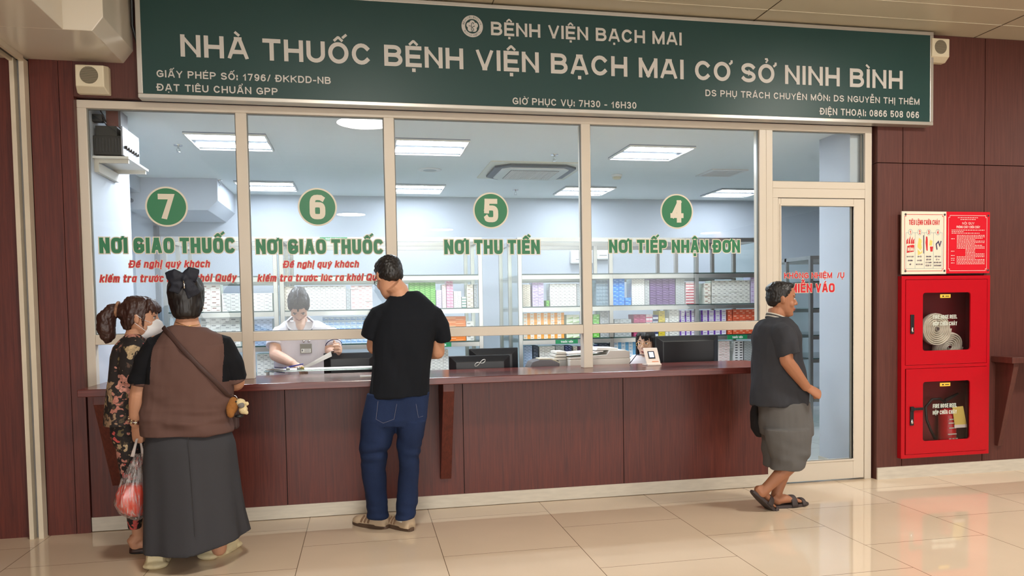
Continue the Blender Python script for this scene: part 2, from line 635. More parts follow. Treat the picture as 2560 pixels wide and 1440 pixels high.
def floor_mat(name, a, b, joint, off):
    m = bpy.data.materials.new(name)
    m.use_nodes = True
    nt = m.node_tree
    bs = nt.nodes['Principled BSDF']
    tc = nt.nodes.new('ShaderNodeTexCoord')
    sp = nt.nodes.new('ShaderNodeSeparateXYZ')
    nt.links.new(tc.outputs['Object'], sp.inputs[0])
    cb = nt.nodes.new('ShaderNodeCombineXYZ')
    for src, o, dst in (('Y', 0.2744 + 8, 'X'), ('X', -1.5673 + 8, 'Y')):
        ad = nt.nodes.new('ShaderNodeMath')
        ad.inputs[1].default_value = o
        nt.links.new(sp.outputs[src], ad.inputs[0])
        nt.links.new(ad.outputs[0], cb.inputs[dst])
    br = nt.nodes.new('ShaderNodeTexBrick')
    br.offset = 0.5
    br.inputs['Scale'].default_value = 1
    br.inputs['Brick Width'].default_value = 0.8
    br.inputs['Row Height'].default_value = 0.8
    br.inputs['Mortar Size'].default_value = 0.0022
    br.inputs['Mortar Smooth'].default_value = 0.1
    br.inputs['Color1'].default_value = (*lin(a), 1)
    br.inputs['Color2'].default_value = (*lin(b), 1)
    br.inputs['Mortar'].default_value = (*lin(joint), 1)
    nt.links.new(cb.outputs[0], br.inputs['Vector'])
    n = nt.nodes.new('ShaderNodeTexNoise')
    n.inputs['Scale'].default_value = 2.5
    n.inputs['Detail'].default_value = 5
    nt.links.new(tc.outputs['Object'], n.inputs['Vector'])
    mr = nt.nodes.new('ShaderNodeMapRange')
    mr.inputs['To Min'].default_value = 0.93
    mr.inputs['To Max'].default_value = 1.07
    nt.links.new(n.outputs['Fac'], mr.inputs['Value'])
    vm = nt.nodes.new('ShaderNodeVectorMath')
    vm.operation = 'SCALE'
    nt.links.new(br.outputs['Color'], vm.inputs[0])
    nt.links.new(mr.outputs[0], vm.inputs['Scale'])
    nt.links.new(vm.outputs[0], bs.inputs['Base Color'])
    bs.inputs['Roughness'].default_value = 0.03
    bs.inputs['Specular IOR Level'].default_value = 0.75
    return m


# ---------------------------------------------------------------- hall shell
FLOOR = floor_mat('polished_tile', (226, 206, 182), (221, 201, 176), (126, 108, 88), 0)
struct(MB().box(-7, 14, -19, 0.05, -0.1, 0).build('floor', FLOOR))
FLOOR2 = floor_mat('pharmacy_tile', (222, 224, 220), (216, 218, 214), (140, 142, 140), 0)
struct(MB().box(-0.6, 11, 0.05, 7.2, -0.1, 0).build('floor', FLOOR2))

CEIL = mat('hall_ceiling_panel', (206, 198, 176), 0.32)
LINE = mat('ceiling_light_seam', (218, 210, 190), 0.4)
c = MB().box(-7, 12, -17, 0.1, 3.492, 3.6)
ys = [-0.285 - 0.285 * i for i in range(26)]
for y in ys:
    c.box(0.56, 12, y - 0.0026, y + 0.0026, 3.489, 3.4925, 1)
for x in (0.92, 2.875, 4.83, 6.768, 8.72, 10.68):
    c.box(x - 0.003, x + 0.003, -8, 0, 3.4885, 3.4925, 2)
struct(c.build('ceiling', [CEIL, LINE, mat('ceiling_dark_seam', (96, 84, 66), 0.6)]))

struct(MB().box(12.0, 12.1, -17, 0.1, 0, 3.49).build('light_block_right', WOODR))  # added out of view to keep daylight off the right side
struct(MB().box(-4.1, -4.0, -17, -0.02, 0, 3.49).build('light_block_left', WOOD))  # added out of view to darken the left end
SOF = mat('soffit_gloss', (224, 216, 200), 0.16)
s = MB()
s.prism([(-7, 3.0), (0.50, 3.0), (0.56, 3.08), (0.56, 3.495), (-7, 3.495)], 'y', -0.6, 0.0)
s.box(-7, 0.352, -9, -0.6, 3.0, 3.495)
struct(s.build('trim_1', SOF, bevel=0.004))

# wall left of the windows, with shutter guide and panel joints
wl = MB()
wl.box(-7, -0.135, -0.02, 0.1, 0, 3.0)
wl.box(-0.135, -0.045, 0.0, 0.1, 0, 3.0, 1)
wl.box(-0.045, 0.118, -0.02, 0.1, 0, 3.0)
wl.box(0.118, 0.122, -0.012, 0.1, 0, 3.0, 1)
wl.box(0.122, 0.203, -0.02, 0.1, 0, 3.0)
wl.box(-0.6, 0.203, 0.02, 0.1, 3.0, 3.49)
struct(wl.build('wall_left', [WOOD, DARK]))
# wall above the windows and right wall of jointed panels
wa = MB().box(0.203, 5.905, -0.015, 0.1, 2.782, 3.49)
struct(wa.build('wall_front', WOODR))
wr = MB()
wr.box(5.905, 14, 0.17, 0.2, 0, 3.49, 1)
xs = [5.905, 6.1285, 6.8715, 7.615, 8.36, 9.1, 9.85, 14]
for i in range(7):
    x0, x1 = xs[i] + (0.003 if i else 0), xs[i + 1] - 0.003
    lows = [(0.0, 0.158), (1.612, 2.484)] if i == 1 else [(0.0, 2.484)]
    for z0, z1 in lows + [(2.490, 3.49)]:
        wr.box(x0, x1, -0.015, 0.17, z0, z1, 0)
struct(wr.build('wall_right', [WOODR, DARK]))
struct(MB().box(5.905, 14, -0.027, -0.0151, 0, 0.094).build('baseboard_right', STONE))

# cream metal frame of the glazed front
Y0, Y1 = 0.025, 0.085
ZT, ZB, ZC = 2.722, 2.772, 0.958
t = MB()
t.box(0.203, 5.885, Y0, Y1, ZT, ZB)
t.box(0.203, 0.258, Y0, Y1, 0.90, ZT)
struct(t.build('trim_2', FRAME, bevel=0.003))
for k, (a, b) in enumerate(((1.159, 1.229), (2.124, 2.194), (3.527, 3.595), (4.927, 4.982))):
    m = MB().box(a, b, Y0, Y1 + 0.03, ZC, ZT)
    struct(m.build('trim_%d' % (3 + k), FRAME, bevel=0.003))
t = MB()
for a, b in ((0.258, 1.159), (1.229, 2.124), (2.194, 3.527), (3.595, 4.927)):
    t.box(a, b, Y0 + 0.004, Y1, 1.209, 1.273)
struct(t.build('trim_7', FRAME, bevel=0.003))
t = MB()                                     # door surround and transom
t.box(4.9825, 5.036, Y0, Y1, 0, ZT)
t.box(5.826, 5.885, Y0, Y1, 0, ZT)
t.box(5.036, 5.826, Y0, Y1, 2.285, 2.338)
t.box(5.036, 5.826, Y0, Y1, 2.214, 2.2845)
t.box(5.036, 5.082, Y0, Y1, 0, 2.214)
struct(t.build('trim_8', FRAME, bevel=0.003))
PANES = []
for k, (a, b, z0, z1) in enumerate(((0.258, 1.159, 1.273, ZT), (1.229, 2.124, 1.273, ZT), (2.194, 3.527, 1.273, ZT), (3.595, 4.927, 1.273, ZT), (5.036, 5.826, 2.338, ZT))):
    o = MB().face([(a, 0.055, z0), (b, 0.055, z0), (b, 0.055, z1), (a, 0.055, z1)])
    p = MB()
    p.face([(a, 0.055, z0), (b, 0.055, z0), (b, 0.055, z1), (a, 0.055, z1)])
    o = p.build('window_%d' % (k + 1), PANE)
    struct(o)
    bd = MB()                               # dark glazing seal round the pane
    for q in ((a, a + .006, z0 + .005, z1 - .006), (b - .006, b, z0 + .005, z1 - .006), (a, b, z0, z0 + .005), (a, b, z1 - .006, z1)):
        bd.box(q[0], q[1], 0.042, 0.062, q[2], q[3])
    bd.build('glazing_seal', mat('seal_grey', (120, 122, 118), 0.6), o)

# door
d = MB()
x0, x1, z0, z1 = 5.085, 5.823, 0.012, 2.209
gx0, gx1, gz0, gz1 = 5.115, 5.728, 0.168, 2.152
dy0, dy1 = 0.03, 0.075
gx0 = 5.108
d.box(x0, gx0, dy0, dy1, z0, z1)
d.box(gx1, x1, dy0, dy1, z0, z1)
d.box(gx0, gx1, dy0, dy1, z0, gz0)
d.box(gx0, gx1, dy0, dy1, gz1, z1)
door = struct(d.build('door_1', FRAME, bevel=0.003))
p = MB()
p.face([(gx0, 0.055, gz0), (gx1, 0.055, gz0), (gx1, 0.055, gz1), (gx0, 0.055, gz1)])
p.build('glass_pane', PANE, door)
p = MB()
for q in ((gx0 - .012, gx1 + .012, gz0 - .014, gz0), (gx0 - .012, gx1 + .012, gz1, gz1 + .014), (gx0 - .012, gx0, gz0, gz1), (gx1, gx1 + .012, gz0, gz1)):
    p.box(q[0], q[1], 0.024, 0.05, q[2], q[3])
p.build('glazing_bead', FRAME, door, bevel=0.002)
p = MB()
p.box(gx1 - 0.014, gx1, 0.05, 0.06, gz0, gz1)
p.build('glazing_seal', mat('seal_grey', (120, 122, 118)), door)

# pharmacy shell
struct(MB().box(-0.6, 11, 0.1, 7.2, 2.772, 2.85).build('ceiling', WCEIL))
b = MB().box(-0.6, 8.55, 4.1, 4.2, 0, 2.772)
struct(b.build('wall_back', WHITE))
struct(MB().box(8.45, 8.55, 4.2, 7.0, 0, 2.772).build('wall_far_side', WHITE))
struct(MB().box(8.55, 11, 7.0, 7.1, 0, 2.772).build('wall_far', WHITE))
struct(MB().box(-0.5, -0.335, 0.1, 4.1, 0, 2.772).build('wall_inner_left', WHITE))
struct(MB().box(-0.335, 0.252, 0.1, 0.95, 0, 2.772).build('wall_pier', WHITE))
struct(MB().box(5.745, 6.0, 0.1, 0.52, 0, 2.772).build('wall_partition', WHITE))
struct(MB().box(10.9, 11, 0.2, 7.0, 0, 2.772).build('wall_inner_right', WHITE))
struct(MB().box(5.735, 5.745, 0.1, 0.52, 0, 0.1).build('baseboard_partition', STONE))
bm = MB()
bm.prism([(-0.335, 2.45), (0.43, 2.45), (0.53, 2.55), (0.53, 2.772), (-0.335, 2.772)], 'y', 3.0, 4.1)
struct(bm.build('trim_9', WHITE, bevel=0.004))
bm = MB().box(-0.335, -0.2, 0.95, 3.0, 2.62, 2.772)
struct(bm.build('trim_10', WHITE))
struct(MB().box(-0.335, -0.3, 4.0, 4.1, 0, 2.4).build('trim_11', mat('grey_corner_strip', (128, 136, 146), 0.5)))

# ---------------------------------------------------------------- service counter and worktop
org = V((0.205, 0, 0))
ctr = thing('service_counter', 'long red-brown panelled service counter below the numbered windows', 'counter', org)
p = MB()
p.box(0.205, 4.98, 0.006, 0.03, 0.094, 0.912, 1)
gx = [0.205, 1.4235, 2.628, 3.8135, 4.98]
for i in range(4):
    p.box(gx[i] + 0.003, gx[i + 1] - 0.003, 0.0, 0.006, 0.094, 0.912)
p.build('front_panel', [WOOD, DARK], ctr, org)
p = MB()
p.box(0.205, 4.98, -0.004, 0.03, 0.004, 0.094)
p.build('plinth', STONE, ctr, org)
for x, zb in ((0.345, 0.30), (2.458, 0.215)):
    p = MB()
    p.prism([(0.0, 0.9129), (-0.335, 0.9129), (-0.335, 0.86), (-0.035, zb), (0.0, zb)], 'x', x, x + 0.075)
    p.build('bracket', WOOD, ctr, org, bevel=0.003)
org = V((0.275, 0, 0.913))
p = MB().box(0.275, 4.925, -0.385, 0.275, 0.913, 0.958)
tag(p.build('worktop', WOODT, None, org, bevel=0.004), 'long reddish-brown wooden worktop running under the numbered glass windows', 'countertop')

org = V((6.95, -0.12, 0.0))
rc = thing('side_counter', 'part of a red-brown wall counter beside the red fire cabinet, cut by the photo edge', 'counter', org)
p = MB().box(6.95, 9.2, -0.227, -0.0151, 0.902, 0.950)
p.build('worktop', WOODR, rc, org, bevel=0.004)
p = MB()
p.prism([(-0.0151, 0.902), (-0.2, 0.902), (-0.2, 0.87), (-0.05, 0.217), (-0.0151, 0.217)], 'x', 6.99, 7.035)
p.build('bracket', WOODR, rc, org, bevel=0.003)
p = MB().box(7.04, 9.2, -0.03, -0.0152, 0.80, 0.902)
p.build('support_rail', WOODR, rc, org)

# shutter guide
org = V((-0.09, -0.05, 0))
sg = thing('shutter_guide', 'cream upright shutter guide channel on the dark wall, floor to soffit', 'shutter rail', org)
CHIP = mat('chipped_cream', (214, 202, 180), 0.45, vary=(3, 0.1))
p = MB().box(-0.130, -0.104, -0.088, -0.0205, 0, 2.985)
p.build('guide_strip', CHIP, sg, org, bevel=0.002)
p = MB().box(-0.077, -0.048, -0.088, -0.0205, 0, 2.985)
p.build('guide_strip', CHIP, sg, org, bevel=0.002)
p = MB().box(-0.104, -0.077, -0.04, -0.0205, 0, 2.985)
p.build('channel_back', mat('channel_grey', (150, 148, 146), 0.45, metal=0.4), sg, org)
org = V((-0.09, -1.4, 2.98))
p = MB()
p.box(-0.130, -0.112, -2.7, -0.089, 2.965, 2.9995)
p.box(-0.070, -0.048, -2.7, -0.089, 2.965, 2.9995)
p.box(-0.112, -0.070, -2.7, -0.089, 2.985, 2.9995, 1)
tag(p.build('ceiling_rail', [CHIP, mat('rail_dark', (70, 62, 54), 0.6)], None, org), 'cream double ceiling rail running forward from the shutter guide', 'rail')

# ---------------------------------------------------------------- big green sign
org = V((3.46, -0.05, 2.766))
sg = thing('shop_sign', 'long dark green illuminated pharmacy signboard above the windows', 'sign', org)
SX0, SX1, SZ0, SZ1 = 0.602, 6.325, 2.766, 3.478
SGREEN = mat('sign_green', (36, 68, 66), 0.38, spec=0.35, vary=(0.7, 0.06))
p = MB().box(SX0 + 0.02, SX1 - 0.02, -0.101, -0.0155, SZ0 + 0.02, SZ1 - 0.02)
p.build('sign_panel', SGREEN, sg, org)
p = MB()
p.box(SX0, SX1, -0.106, -0.0155, SZ0, SZ0 + 0.026)
p.box(SX0, SX1, -0.106, -0.0155, SZ1 - 0.026, SZ1)
p.box(SX0, SX0 + 0.03, -0.106, -0.0155, SZ0 + .026, SZ1 - .026)
p.box(SX1 - 0.03, SX1, -0.106, -0.0155, SZ0 + .026, SZ1 - .026)
p.build('sign_frame', ALU, sg, org, bevel=0.003)
SW = mat('sign_letter', (206, 202, 196), 0.45)
for s, x0, x1, z0, z1, tt, gp in (
        ('NHÀ THUỐC BỆNH VIỆN BẠCH MAI CƠ SỞ NINH BÌNH', 0.862, 6.055, 3.032, 3.171, 0.19, 0.16),
        ('BỆNH VIỆN BẠCH MAI', 2.860, 4.251, 3.272, 3.363, 0.19, 0.16),
        ('GIẤY PHÉP SỐ: 1796/ ĐKKDD-NB', 0.715, 1.784, 2.897, 2.942, 0.18, 0.2),
        ('ĐẠT TIÊU CHUẨN GPP', 0.715, 1.446, 2.812, 2.857, 0.18, 0.2),
        ('GIỜ PHỤC VỤ: 7H30 - 16H30', 3.002, 3.902, 2.809, 2.856, 0.17, 0.2),
        ('DS PHỤ TRÁCH CHUYÊN MÔN: DS NGUYỄN THỊ THÊM', 4.431, 6.203, 2.919, 2.966, 0.17, 0.2),
        ('ĐIỆN THOẠI: 0866 508 066', 5.353, 6.200, 2.817, 2.867, 0.17, 0.2)):
    p = MB()
    write(p, s, x0, x1, z0, z1, wall_put(-0.1035), 0, tt, 2.0, gp)
    p.build('lettering', SW, sg, org)
# round emblem: ring with lettering, five-petal flower and stem strokes
EX, EZ, ER = 2.731, 3.324, 0.0735
p = MB()
rg = [(math.cos(2 * PI * i / 48), math.sin(2 * PI * i / 48)) for i in range(48)]
for i in range(48):
    a, b = rg[i], rg[(i + 1) % 48]
    p.face([(EX + a[0] * ER, -0.1035, EZ + a[1] * ER), (EX + b[0] * ER, -0.1035, EZ + b[1] * ER), (EX + b[0] * ER * .665, -0.1035, EZ + b[1] * ER * .665), (EX + a[0] * ER * .665, -0.1035, EZ + a[1] * ER * .665)])
for k in range(5):
    a = PI / 2 + 2 * PI * k / 5
    cx, cz = EX + .3 * ER * math.cos(a), EZ + .3 * ER * math.sin(a)
    p.face([(cx + .255 * ER * math.cos(q / 20 * 2 * PI), -0.1035 - 0.00002 * k, cz + .255 * ER * math.sin(q / 20 * 2 * PI)) for q in range(20)])
p.face([(EX + .3 * ER * math.cos(q / 20 * 2 * PI), -0.1034, EZ + .3 * ER * math.sin(q / 20 * 2 * PI)) for q in range(20)])


def ring_put(base, flip):
    def put(x, z):
        a = (PI / 2 - x) if not flip else (-PI / 2 + x)
        r = base + (z if not flip else -z)
        return V((EX + r * math.cos(a), -0.1042, EZ + r * math.sin(a)))
    return put


write(p, 'BỆNH VIỆN BẠCH MAI', -1.42, 1.42, 0, 0.0125, ring_put(ER * .745, False), 1, 0.2, 2.0, 0.25)
write(p, 'BẠCH MAI HOSPITAL', -1.05, 1.05, 0, 0.0125, ring_put(ER * .91, True), 1, 0.2, 2.0, 0.25)
em = wall_put(-0.1042)
strip(p, [(EX + a * ER, EZ + b * ER) for a, b in ((.12, .18), (.14, .3), (.02, .34), (-.06, .2), (-.07, 0), (-.07, -.36), (.14, -.36), (.12, -.25), (0, -.12), (.1, -.02), (.2, .02))], ER * .026, em, 1)
for sx in (-.27, .2):
    p.face([(EX + (sx + .06 * math.cos(q / 10 * 2 * PI)) * ER, -0.1042, EZ + (.02 + .035 * math.sin(q / 10 * 2 * PI)) * ER) for q in range(10)], 1)
strip(p, [(EX - .07 * ER, EZ), (EX - .26 * ER, EZ + .02 * ER)], ER * .02, em, 1)
p.build('emblem', [SW, SGREEN], sg, org)

# loudspeakers on the wall
GRIL = mat('grille_grey', (150, 140, 118), 0.6)


def loudspeaker(x0, x1, z0, z1, label):
    org = V(((x0 + x1) / 2, -0.015, (z0 + z1) / 2))
    t = thing('wall_loudspeaker', label, 'loudspeaker', org, 'cream loudspeakers by the sign')
    p = MB()
    d = 0.105
    rs = []
    for y, i0, i1 in ((-0.0155, 0.0, 0.0), (-0.06, 0.0, 0.0), (-0.015 - d, 0.012, 0.03)):
        rs.append([V((x0 + i0, y, z0 + i1)), V((x1 - i0, y, z0 + i1)), V((x1 - i0, y, z1 - i0)), V((x0 + i0, y, z1 - i0))])
    p.rings(rs)
    p.build('cabinet', CREAMP, t, org, bevel=0.006)
    g = MB()
    cx, cz, r = (x0 + x1) / 2 - 0.003, (z0 + z1) / 2 + 0.012, 0.053
    g.face([(cx + r * math.cos(q / 32 * 2 * PI), -0.1212, cz + r * math.sin(q / 32 * 2 * PI)) for q in range(32)])
    for k in range(-9, 10):
        zz = k * r / 9.6
        hw = math.sqrt(max(r * r - zz * zz, 0)) * 0.98
        g.box(cx - hw, cx + hw, -0.1228, -0.1213, cz + zz - 0.0014, cz + zz + 0.0014, 1)
    g.build('grille', [mat('grille_slot', (84, 78, 64), 0.7), GRIL], t, org)


loudspeaker(0.238, 0.424, 2.79, 2.962, 'cream square wall loudspeaker under the soffit, left of the green sign')
loudspeaker(6.29, 6.466, 3.262, 3.440, 'cream wall loudspeaker half behind the right end of the green sign')
p = MB()
p.tube([(0.58, -0.13, 3.47), (0.585, -0.10, 3.36), (0.575, -0.07, 3.22), (0.595, -0.05, 3.12), (0.6, -0.022, 3.06)], 0.009)
tag(p.build('power_cable', BLACK, None, V((0.58, -0.06, 3.2)), smooth=True), 'black cable hanging between the soffit and the sign end', 'cable')

# ---------------------------------------------------------------- vinyl on the windows
YV = 0.0535


def vinyl(s, x0, x1, z0, z1, label, m, t, grow, slant=0.0, gap=0.16, e=3.4, name='vinyl_lettering', group=None):
    org = V(((x0 + x1) / 2, YV, z0))
    p = MB()
    write(p, s, x0, x1, z0, z1, wall_put(YV), 0, t, e, gap, slant, grow)
    write(p, s, x0, x1, z0, z1, wall_put(YV - 0.0008), 1, t, e, gap, slant, 0)
    return tag(p.build(name, [CREAMV, m], None, org), label, 'window lettering', group)


for n, cx, cz, r, wn in (('7', 0.711, 2.104, 0.131, 'leftmost'), ('6', 1.669, 2.111, 0.129, 'second'), ('5', 2.863, 2.098, 0.128, 'third'), ('4', 4.269, 2.104, 0.130, 'fourth')):
    org = V((cx, YV, cz))
    t = thing('number_roundel', 'round green sticker with a cream number %s on the %s window' % (n, wn), 'number sticker', org, 'numbered window stickers')
    p = MB()
    for rr, y, mi in ((r, YV, 0), (r * .915, YV - .0008, 1)):
        p.face([(cx + rr * math.cos(q / 64 * 2 * PI), y, cz + rr * math.sin(q / 64 * 2 * PI)) for q in range(64)], mi)
    p.build('disc', [CREAMV, GREEN], t, org)
    p = MB()
    hw = 0.052
    write(p, n, cx - hw, cx + hw, cz - 0.083, cz + 0.083, wall_put(YV - .0016), 0, 0.215, 3.4)
    p.build('numeral', CREAMV, t, org)
vinyl('NƠI GIAO THUỐC', 0.296, 1.128, 1.800, 1.902, 'green capitals NƠI GIAO THUỐC on the leftmost window', GREEN, 0.235, 0.006)
vinyl('Đề nghị quý khách', 0.468, 0.964, 1.706, 1.754, 'red italic words Đề nghị quý khách on the leftmost window', REDV, 0.2, 0.003, 0.16)
vinyl('kiểm tra trước lúc ra khỏi Quầy', 0.289, 1.128, 1.612, 1.662, 'lower red italic line of the warning on the leftmost window', REDV, 0.2, 0.003, 0.16)
vinyl('NƠI GIAO THUỐC', 1.262, 2.102, 1.793, 1.893, 'green capitals NƠI GIAO THUỐC on the window by the nurse', GREEN, 0.235, 0.006)
vinyl('Đề nghị quý khách', 1.433, 1.932, 1.700, 1.748, 'red italic words Đề nghị quý khách on the window by the nurse', REDV, 0.2, 0.003, 0.16)
vinyl('kiểm tra trước lúc ra khỏi Quầy', 1.265, 2.115, 1.608, 1.657, 'lower red italic line of the warning on the window by the nurse', REDV, 0.2, 0.003, 0.16)
vinyl('NƠI THU TIỀN', 2.526, 3.215, 1.790, 1.891, 'green capitals NƠI THU TIỀN on the window with the branded monitor', GREEN, 0.235, 0.006)
vinyl('NƠI TIẾP NHẬN ĐƠN', 3.736, 4.778, 1.796, 1.893, 'green capitals NƠI TIẾP NHẬN ĐƠN on the window by the receptionist', GREEN, 0.235, 0.006)
YV = 0.0535
vinyl('KHÔNG NHIỆM  /Ụ', 5.146, 5.663, 1.596, 1.641, 'red upper line KHÔNG NHIỆM on the glass door, one letter peeled', REDV, 0.19, 0.002, e=2.0)
vinyl('MIỄN VÁO', 5.20, 5.58, 1.486, 1.556, 'large red words MIỄN VÁO on the glass door, accents peeling', REDV, 0.22, 0.003)
p = MB().box(5.25, 5.716, 0.0526, 0.0534, 1.33, 1.375)
# ---------------------------------------------------------------- lamps
FG2 = mat('far_lamp_glow', (236, 244, 255), emit=TUBE_LIGHT * 0.42)


def tube_light(x, y, label):
    org = V((x, y, 2.772))
    t = thing('ceiling_light', label, 'ceiling light', org, 'square twin-tube lights in the pharmacy ceiling')
    p = MB()
    h = 0.3
    p.box(x - h, x + h, y - h, y + h, 2.764, 2.7719, 0)
    for q in ((x - h, x - h + .012, y - h, y + h), (x + h - .012, x + h, y - h, y + h), (x - h + .012, x + h - .012, y - h, y - h + .012), (x - h + .012, x + h - .012, y + h - .012, y + h)):
        p.box(q[0], q[1], q[2], q[3], 2.752, 2.764, 1)
    p.build('housing', [mat('lamp_tray', (140, 150, 166), 0.4), WPLAS], t, org)
    for k in (-1, 1):
        p = MB().box(x - h + .02, x + h - .02, y + k * .15 - .062, y + k * .15 + .062, 2.758, 2.7639)
        p.build('light_tube', FG if y < 2 else FG2, t, org)


LR = [(0.955, 1.16, 'square ceiling light behind the pane above roundel 7'), (2.54, 1.17, 'square ceiling light behind the top left of window 5'), (4.50, 1.18, 'square ceiling light near the top of window 4'),
      (0.97, 3.40, 'small far ceiling light seen left of roundel 6'), (2.58, 3.45, 'small far ceiling light behind the third mullion beside roundel 5'), (4.53, 3.42, 'small far ceiling light between roundels 5 and 4'), (6.42, 3.40, 'small far ceiling light beside the door frame')]
for x, y, l in LR:
    tube_light(x, y, l)
tube_light(9.2, 6.1, 'farthest ceiling light, seen through the upper glass of the door')
tube_light(8.3, 1.2, 'added unseen ceiling light brightening the side room beyond the partition')  # extra lamp, hidden by the partition, added to light this zone


def round_light(x, y, label, r=0.3):
    org = V((x, y, 3.488))
    t = thing('round_ceiling_light', label, 'ceiling light', org, 'round warm lights in the hall ceiling')
    p = MB()
    p.lathe([(r + .02, 3.4885), (r + .02, 3.470), (r, 3.466), (r, 3.4885)], (x, y, 0), n=40)
    p.build('rim', WPLAS, t, org, smooth=False)
    p = MB()
    p.lathe([(r - .001, 3.4705), (r - .001, 3.4675), (0.01, 3.4675)], (x, y, 0), n=40)
    p.build('diffuser', RG, t, org)


for x, y, l in ((2.02, -3.28, 'round warm hall light reflected at the top of window 6'), (1.75, -11.6, 'round warm hall light reflected beside roundel 6'), (4.0, -14.7, 'round warm hall light reflected left of roundel 5'),
                (11.79, -15.3, 'round warm hall light reflected right of roundel 4'), (6.2, -2.3, 'added unseen round light brightening the hall above the walking man'), (-2.4, -9.0, 'round warm hall light above the left hall'),  # the lamp over the walking man is added to light the hall
                (10.2, -2.3, 'added unseen round light brightening the right hall')):  # this lamp too is added, out of view, for more hall light
    if x > -2:
        round_light(x, y, l)

# ---------------------------------------------------------------- pharmacy ceiling fittings
org = V((3.62, 2.2, 2.771))
t = thing('air_conditioner', 'large square cassette air conditioner in the pharmacy ceiling', 'air conditioner', org)
cx, cy, hw = 3.62, 2.2, 0.47


def rsq(r, cut, z):
    return [V((cx + a * r - (math.copysign(cut, a) if k else 0), cy + b * r - (0 if k else math.copysign(cut, b)), z)) for a, b, k in ((-1, -1, 0), (-1, -1, 1), (1, -1, 1), (1, -1, 0), (1, 1, 0), (1, 1, 1), (-1, 1, 1), (-1, 1, 0))]


p = MB()
p.rings([rsq(hw, .02, 2.7719), rsq(hw, .02, 2.762)])
p.build('ceiling_plate', mat('ac_plate', (222, 220, 204), 0.45), t, org)
p = MB()
p.rings([rsq(.40, .13, 2.762), rsq(.40, .13, 2.742), rsq(.38, .13, 2.738)])
p.build('air_slot', mat('ac_slot', (92, 98, 106), 0.5), t, org)
p = MB()
p.rings([rsq(.335, .07, 2.745), rsq(.325, .07, 2.728)])
p.build('panel', mat('ac_panel', (214, 216, 210), 0.45), t, org)
p = MB()
p.box(cx - .24, cx + .24, cy - .24, cy + .24, 2.7255, 2.728)
for k in range(-11, 12):
    p.box(cx - .235, cx + .235, cy + k * .02 - .004, cy + k * .02 + .004, 2.724, 2.7256, 1)
    p.box(cx + k * .02 - .002, cx + k * .02 + .002, cy - .235, cy + .235, 2.7235, 2.7256, 1)
p.build('intake_grille', [mat('ac_gap', (120, 122, 120), 0.6), WPLAS], t, org)
for x, y, l in ((0.515, 1.37, 'sprinkler head on the ceiling above roundel 7, nearest the glass'), (0.53, 3.1, 'sprinkler head on the ceiling far behind roundel 7'), (3.67, 1.39, 'sprinkler head on the ceiling in front of the air conditioner'), (3.72, 3.46, 'sprinkler head on the ceiling behind the air conditioner')):
    org = V((x, y, 2.772))
    t = thing('sprinkler_head', l, 'sprinkler', org, 'ceiling sprinklers')
    p = MB()
    p.lathe([(.036, 2.7719), (.034, 2.766), (.012, 2.764)], (x, y, 0), n=20)
    p.build('escutcheon', CHROME, t, org)
    p = MB()
    p.tube([(x, y, 2.766), (x, y, 2.745)], .008, n=8)
    for k in (-1, 1):
        p.tube([(x + k * .007, y, 2.745), (x + k * .014, y, 2.732), (x + k * .004, y, 2.716)], .0028, n=6)
    p.lathe([(.017, 2.716), (.017, 2.713)], (x, y, 0), n=14)
    p.build('deflector', CHROME, t, org)
org = V((4.58, 2.36, 2.772))
t = thing('smoke_detector', 'small white smoke detector on the ceiling above window 4', 'smoke detector', org)
p = MB()
p.lathe([(.055, 2.7719), (.055, 2.755), (.05, 2.75)], (4.58, 2.36, 0), n=28)
p.build('base', WPLAS, t, org)
p = MB()
p.lathe([(.045, 2.75), (.044, 2.735), (.03, 2.726)], (4.58, 2.36, 0), n=28)
p.build('sensor_head', CREAMP, t, org)
org = V((2.63, 2.27, 2.772))
t = thing('ceiling_speaker', 'flat round white speaker set in the pharmacy ceiling behind window 5', 'speaker', org)
p = MB()
p.lathe([(.115, 2.7719), (.112, 2.766), (.095, 2.765)], (2.63, 2.27, 0), n=36)
p.build('rim', WPLAS, t, org)
p = MB()
p.lathe([(.095, 2.7655), (.01, 2.764)], (2.63, 2.27, 0), n=36)
p.build('mesh_grille', mat('speaker_mesh', (196, 200, 200), 0.7), t, org)
org = V((5.63, 2.1, 2.772))
t = thing('ceiling_vent', 'square white ceiling vent grille at the right of window 4', 'vent', org)
p = MB()
for q in ((-.2, .2, -.2, -.16), (-.2, .2, .16, .2), (-.2, -.16, -.16, .16), (.16, .2, -.16, .16)):
    p.box(5.63 + q[0], 5.63 + q[1], 2.1 + q[2], 2.1 + q[3], 2.76, 2.7719)
p.build('frame', WPLAS, t, org)
p = MB()
p.box(5.47, 5.79, 1.94, 2.26, 2.768, 2.7719, 1)
for k in range(9):
    p.box(5.47, 5.79, 1.945 + k * .035, 1.96 + k * .035, 2.761, 2.768)
p.build('slats', [WPLAS, mat('vent_dark', (110, 112, 110), 0.7)], t, org)
p = MB()
p.tube([(-0.285, 1.4, 2.54), (-0.285, 4.0, 2.54)], 0.02)
tag(p.build('pipe', mat('pipe_grey', (120, 126, 134), 0.4, metal=0.5), None, V((-0.285, 2.7, 2.54))), 'grey pipe along the white wall behind roundel 7', 'pipe')

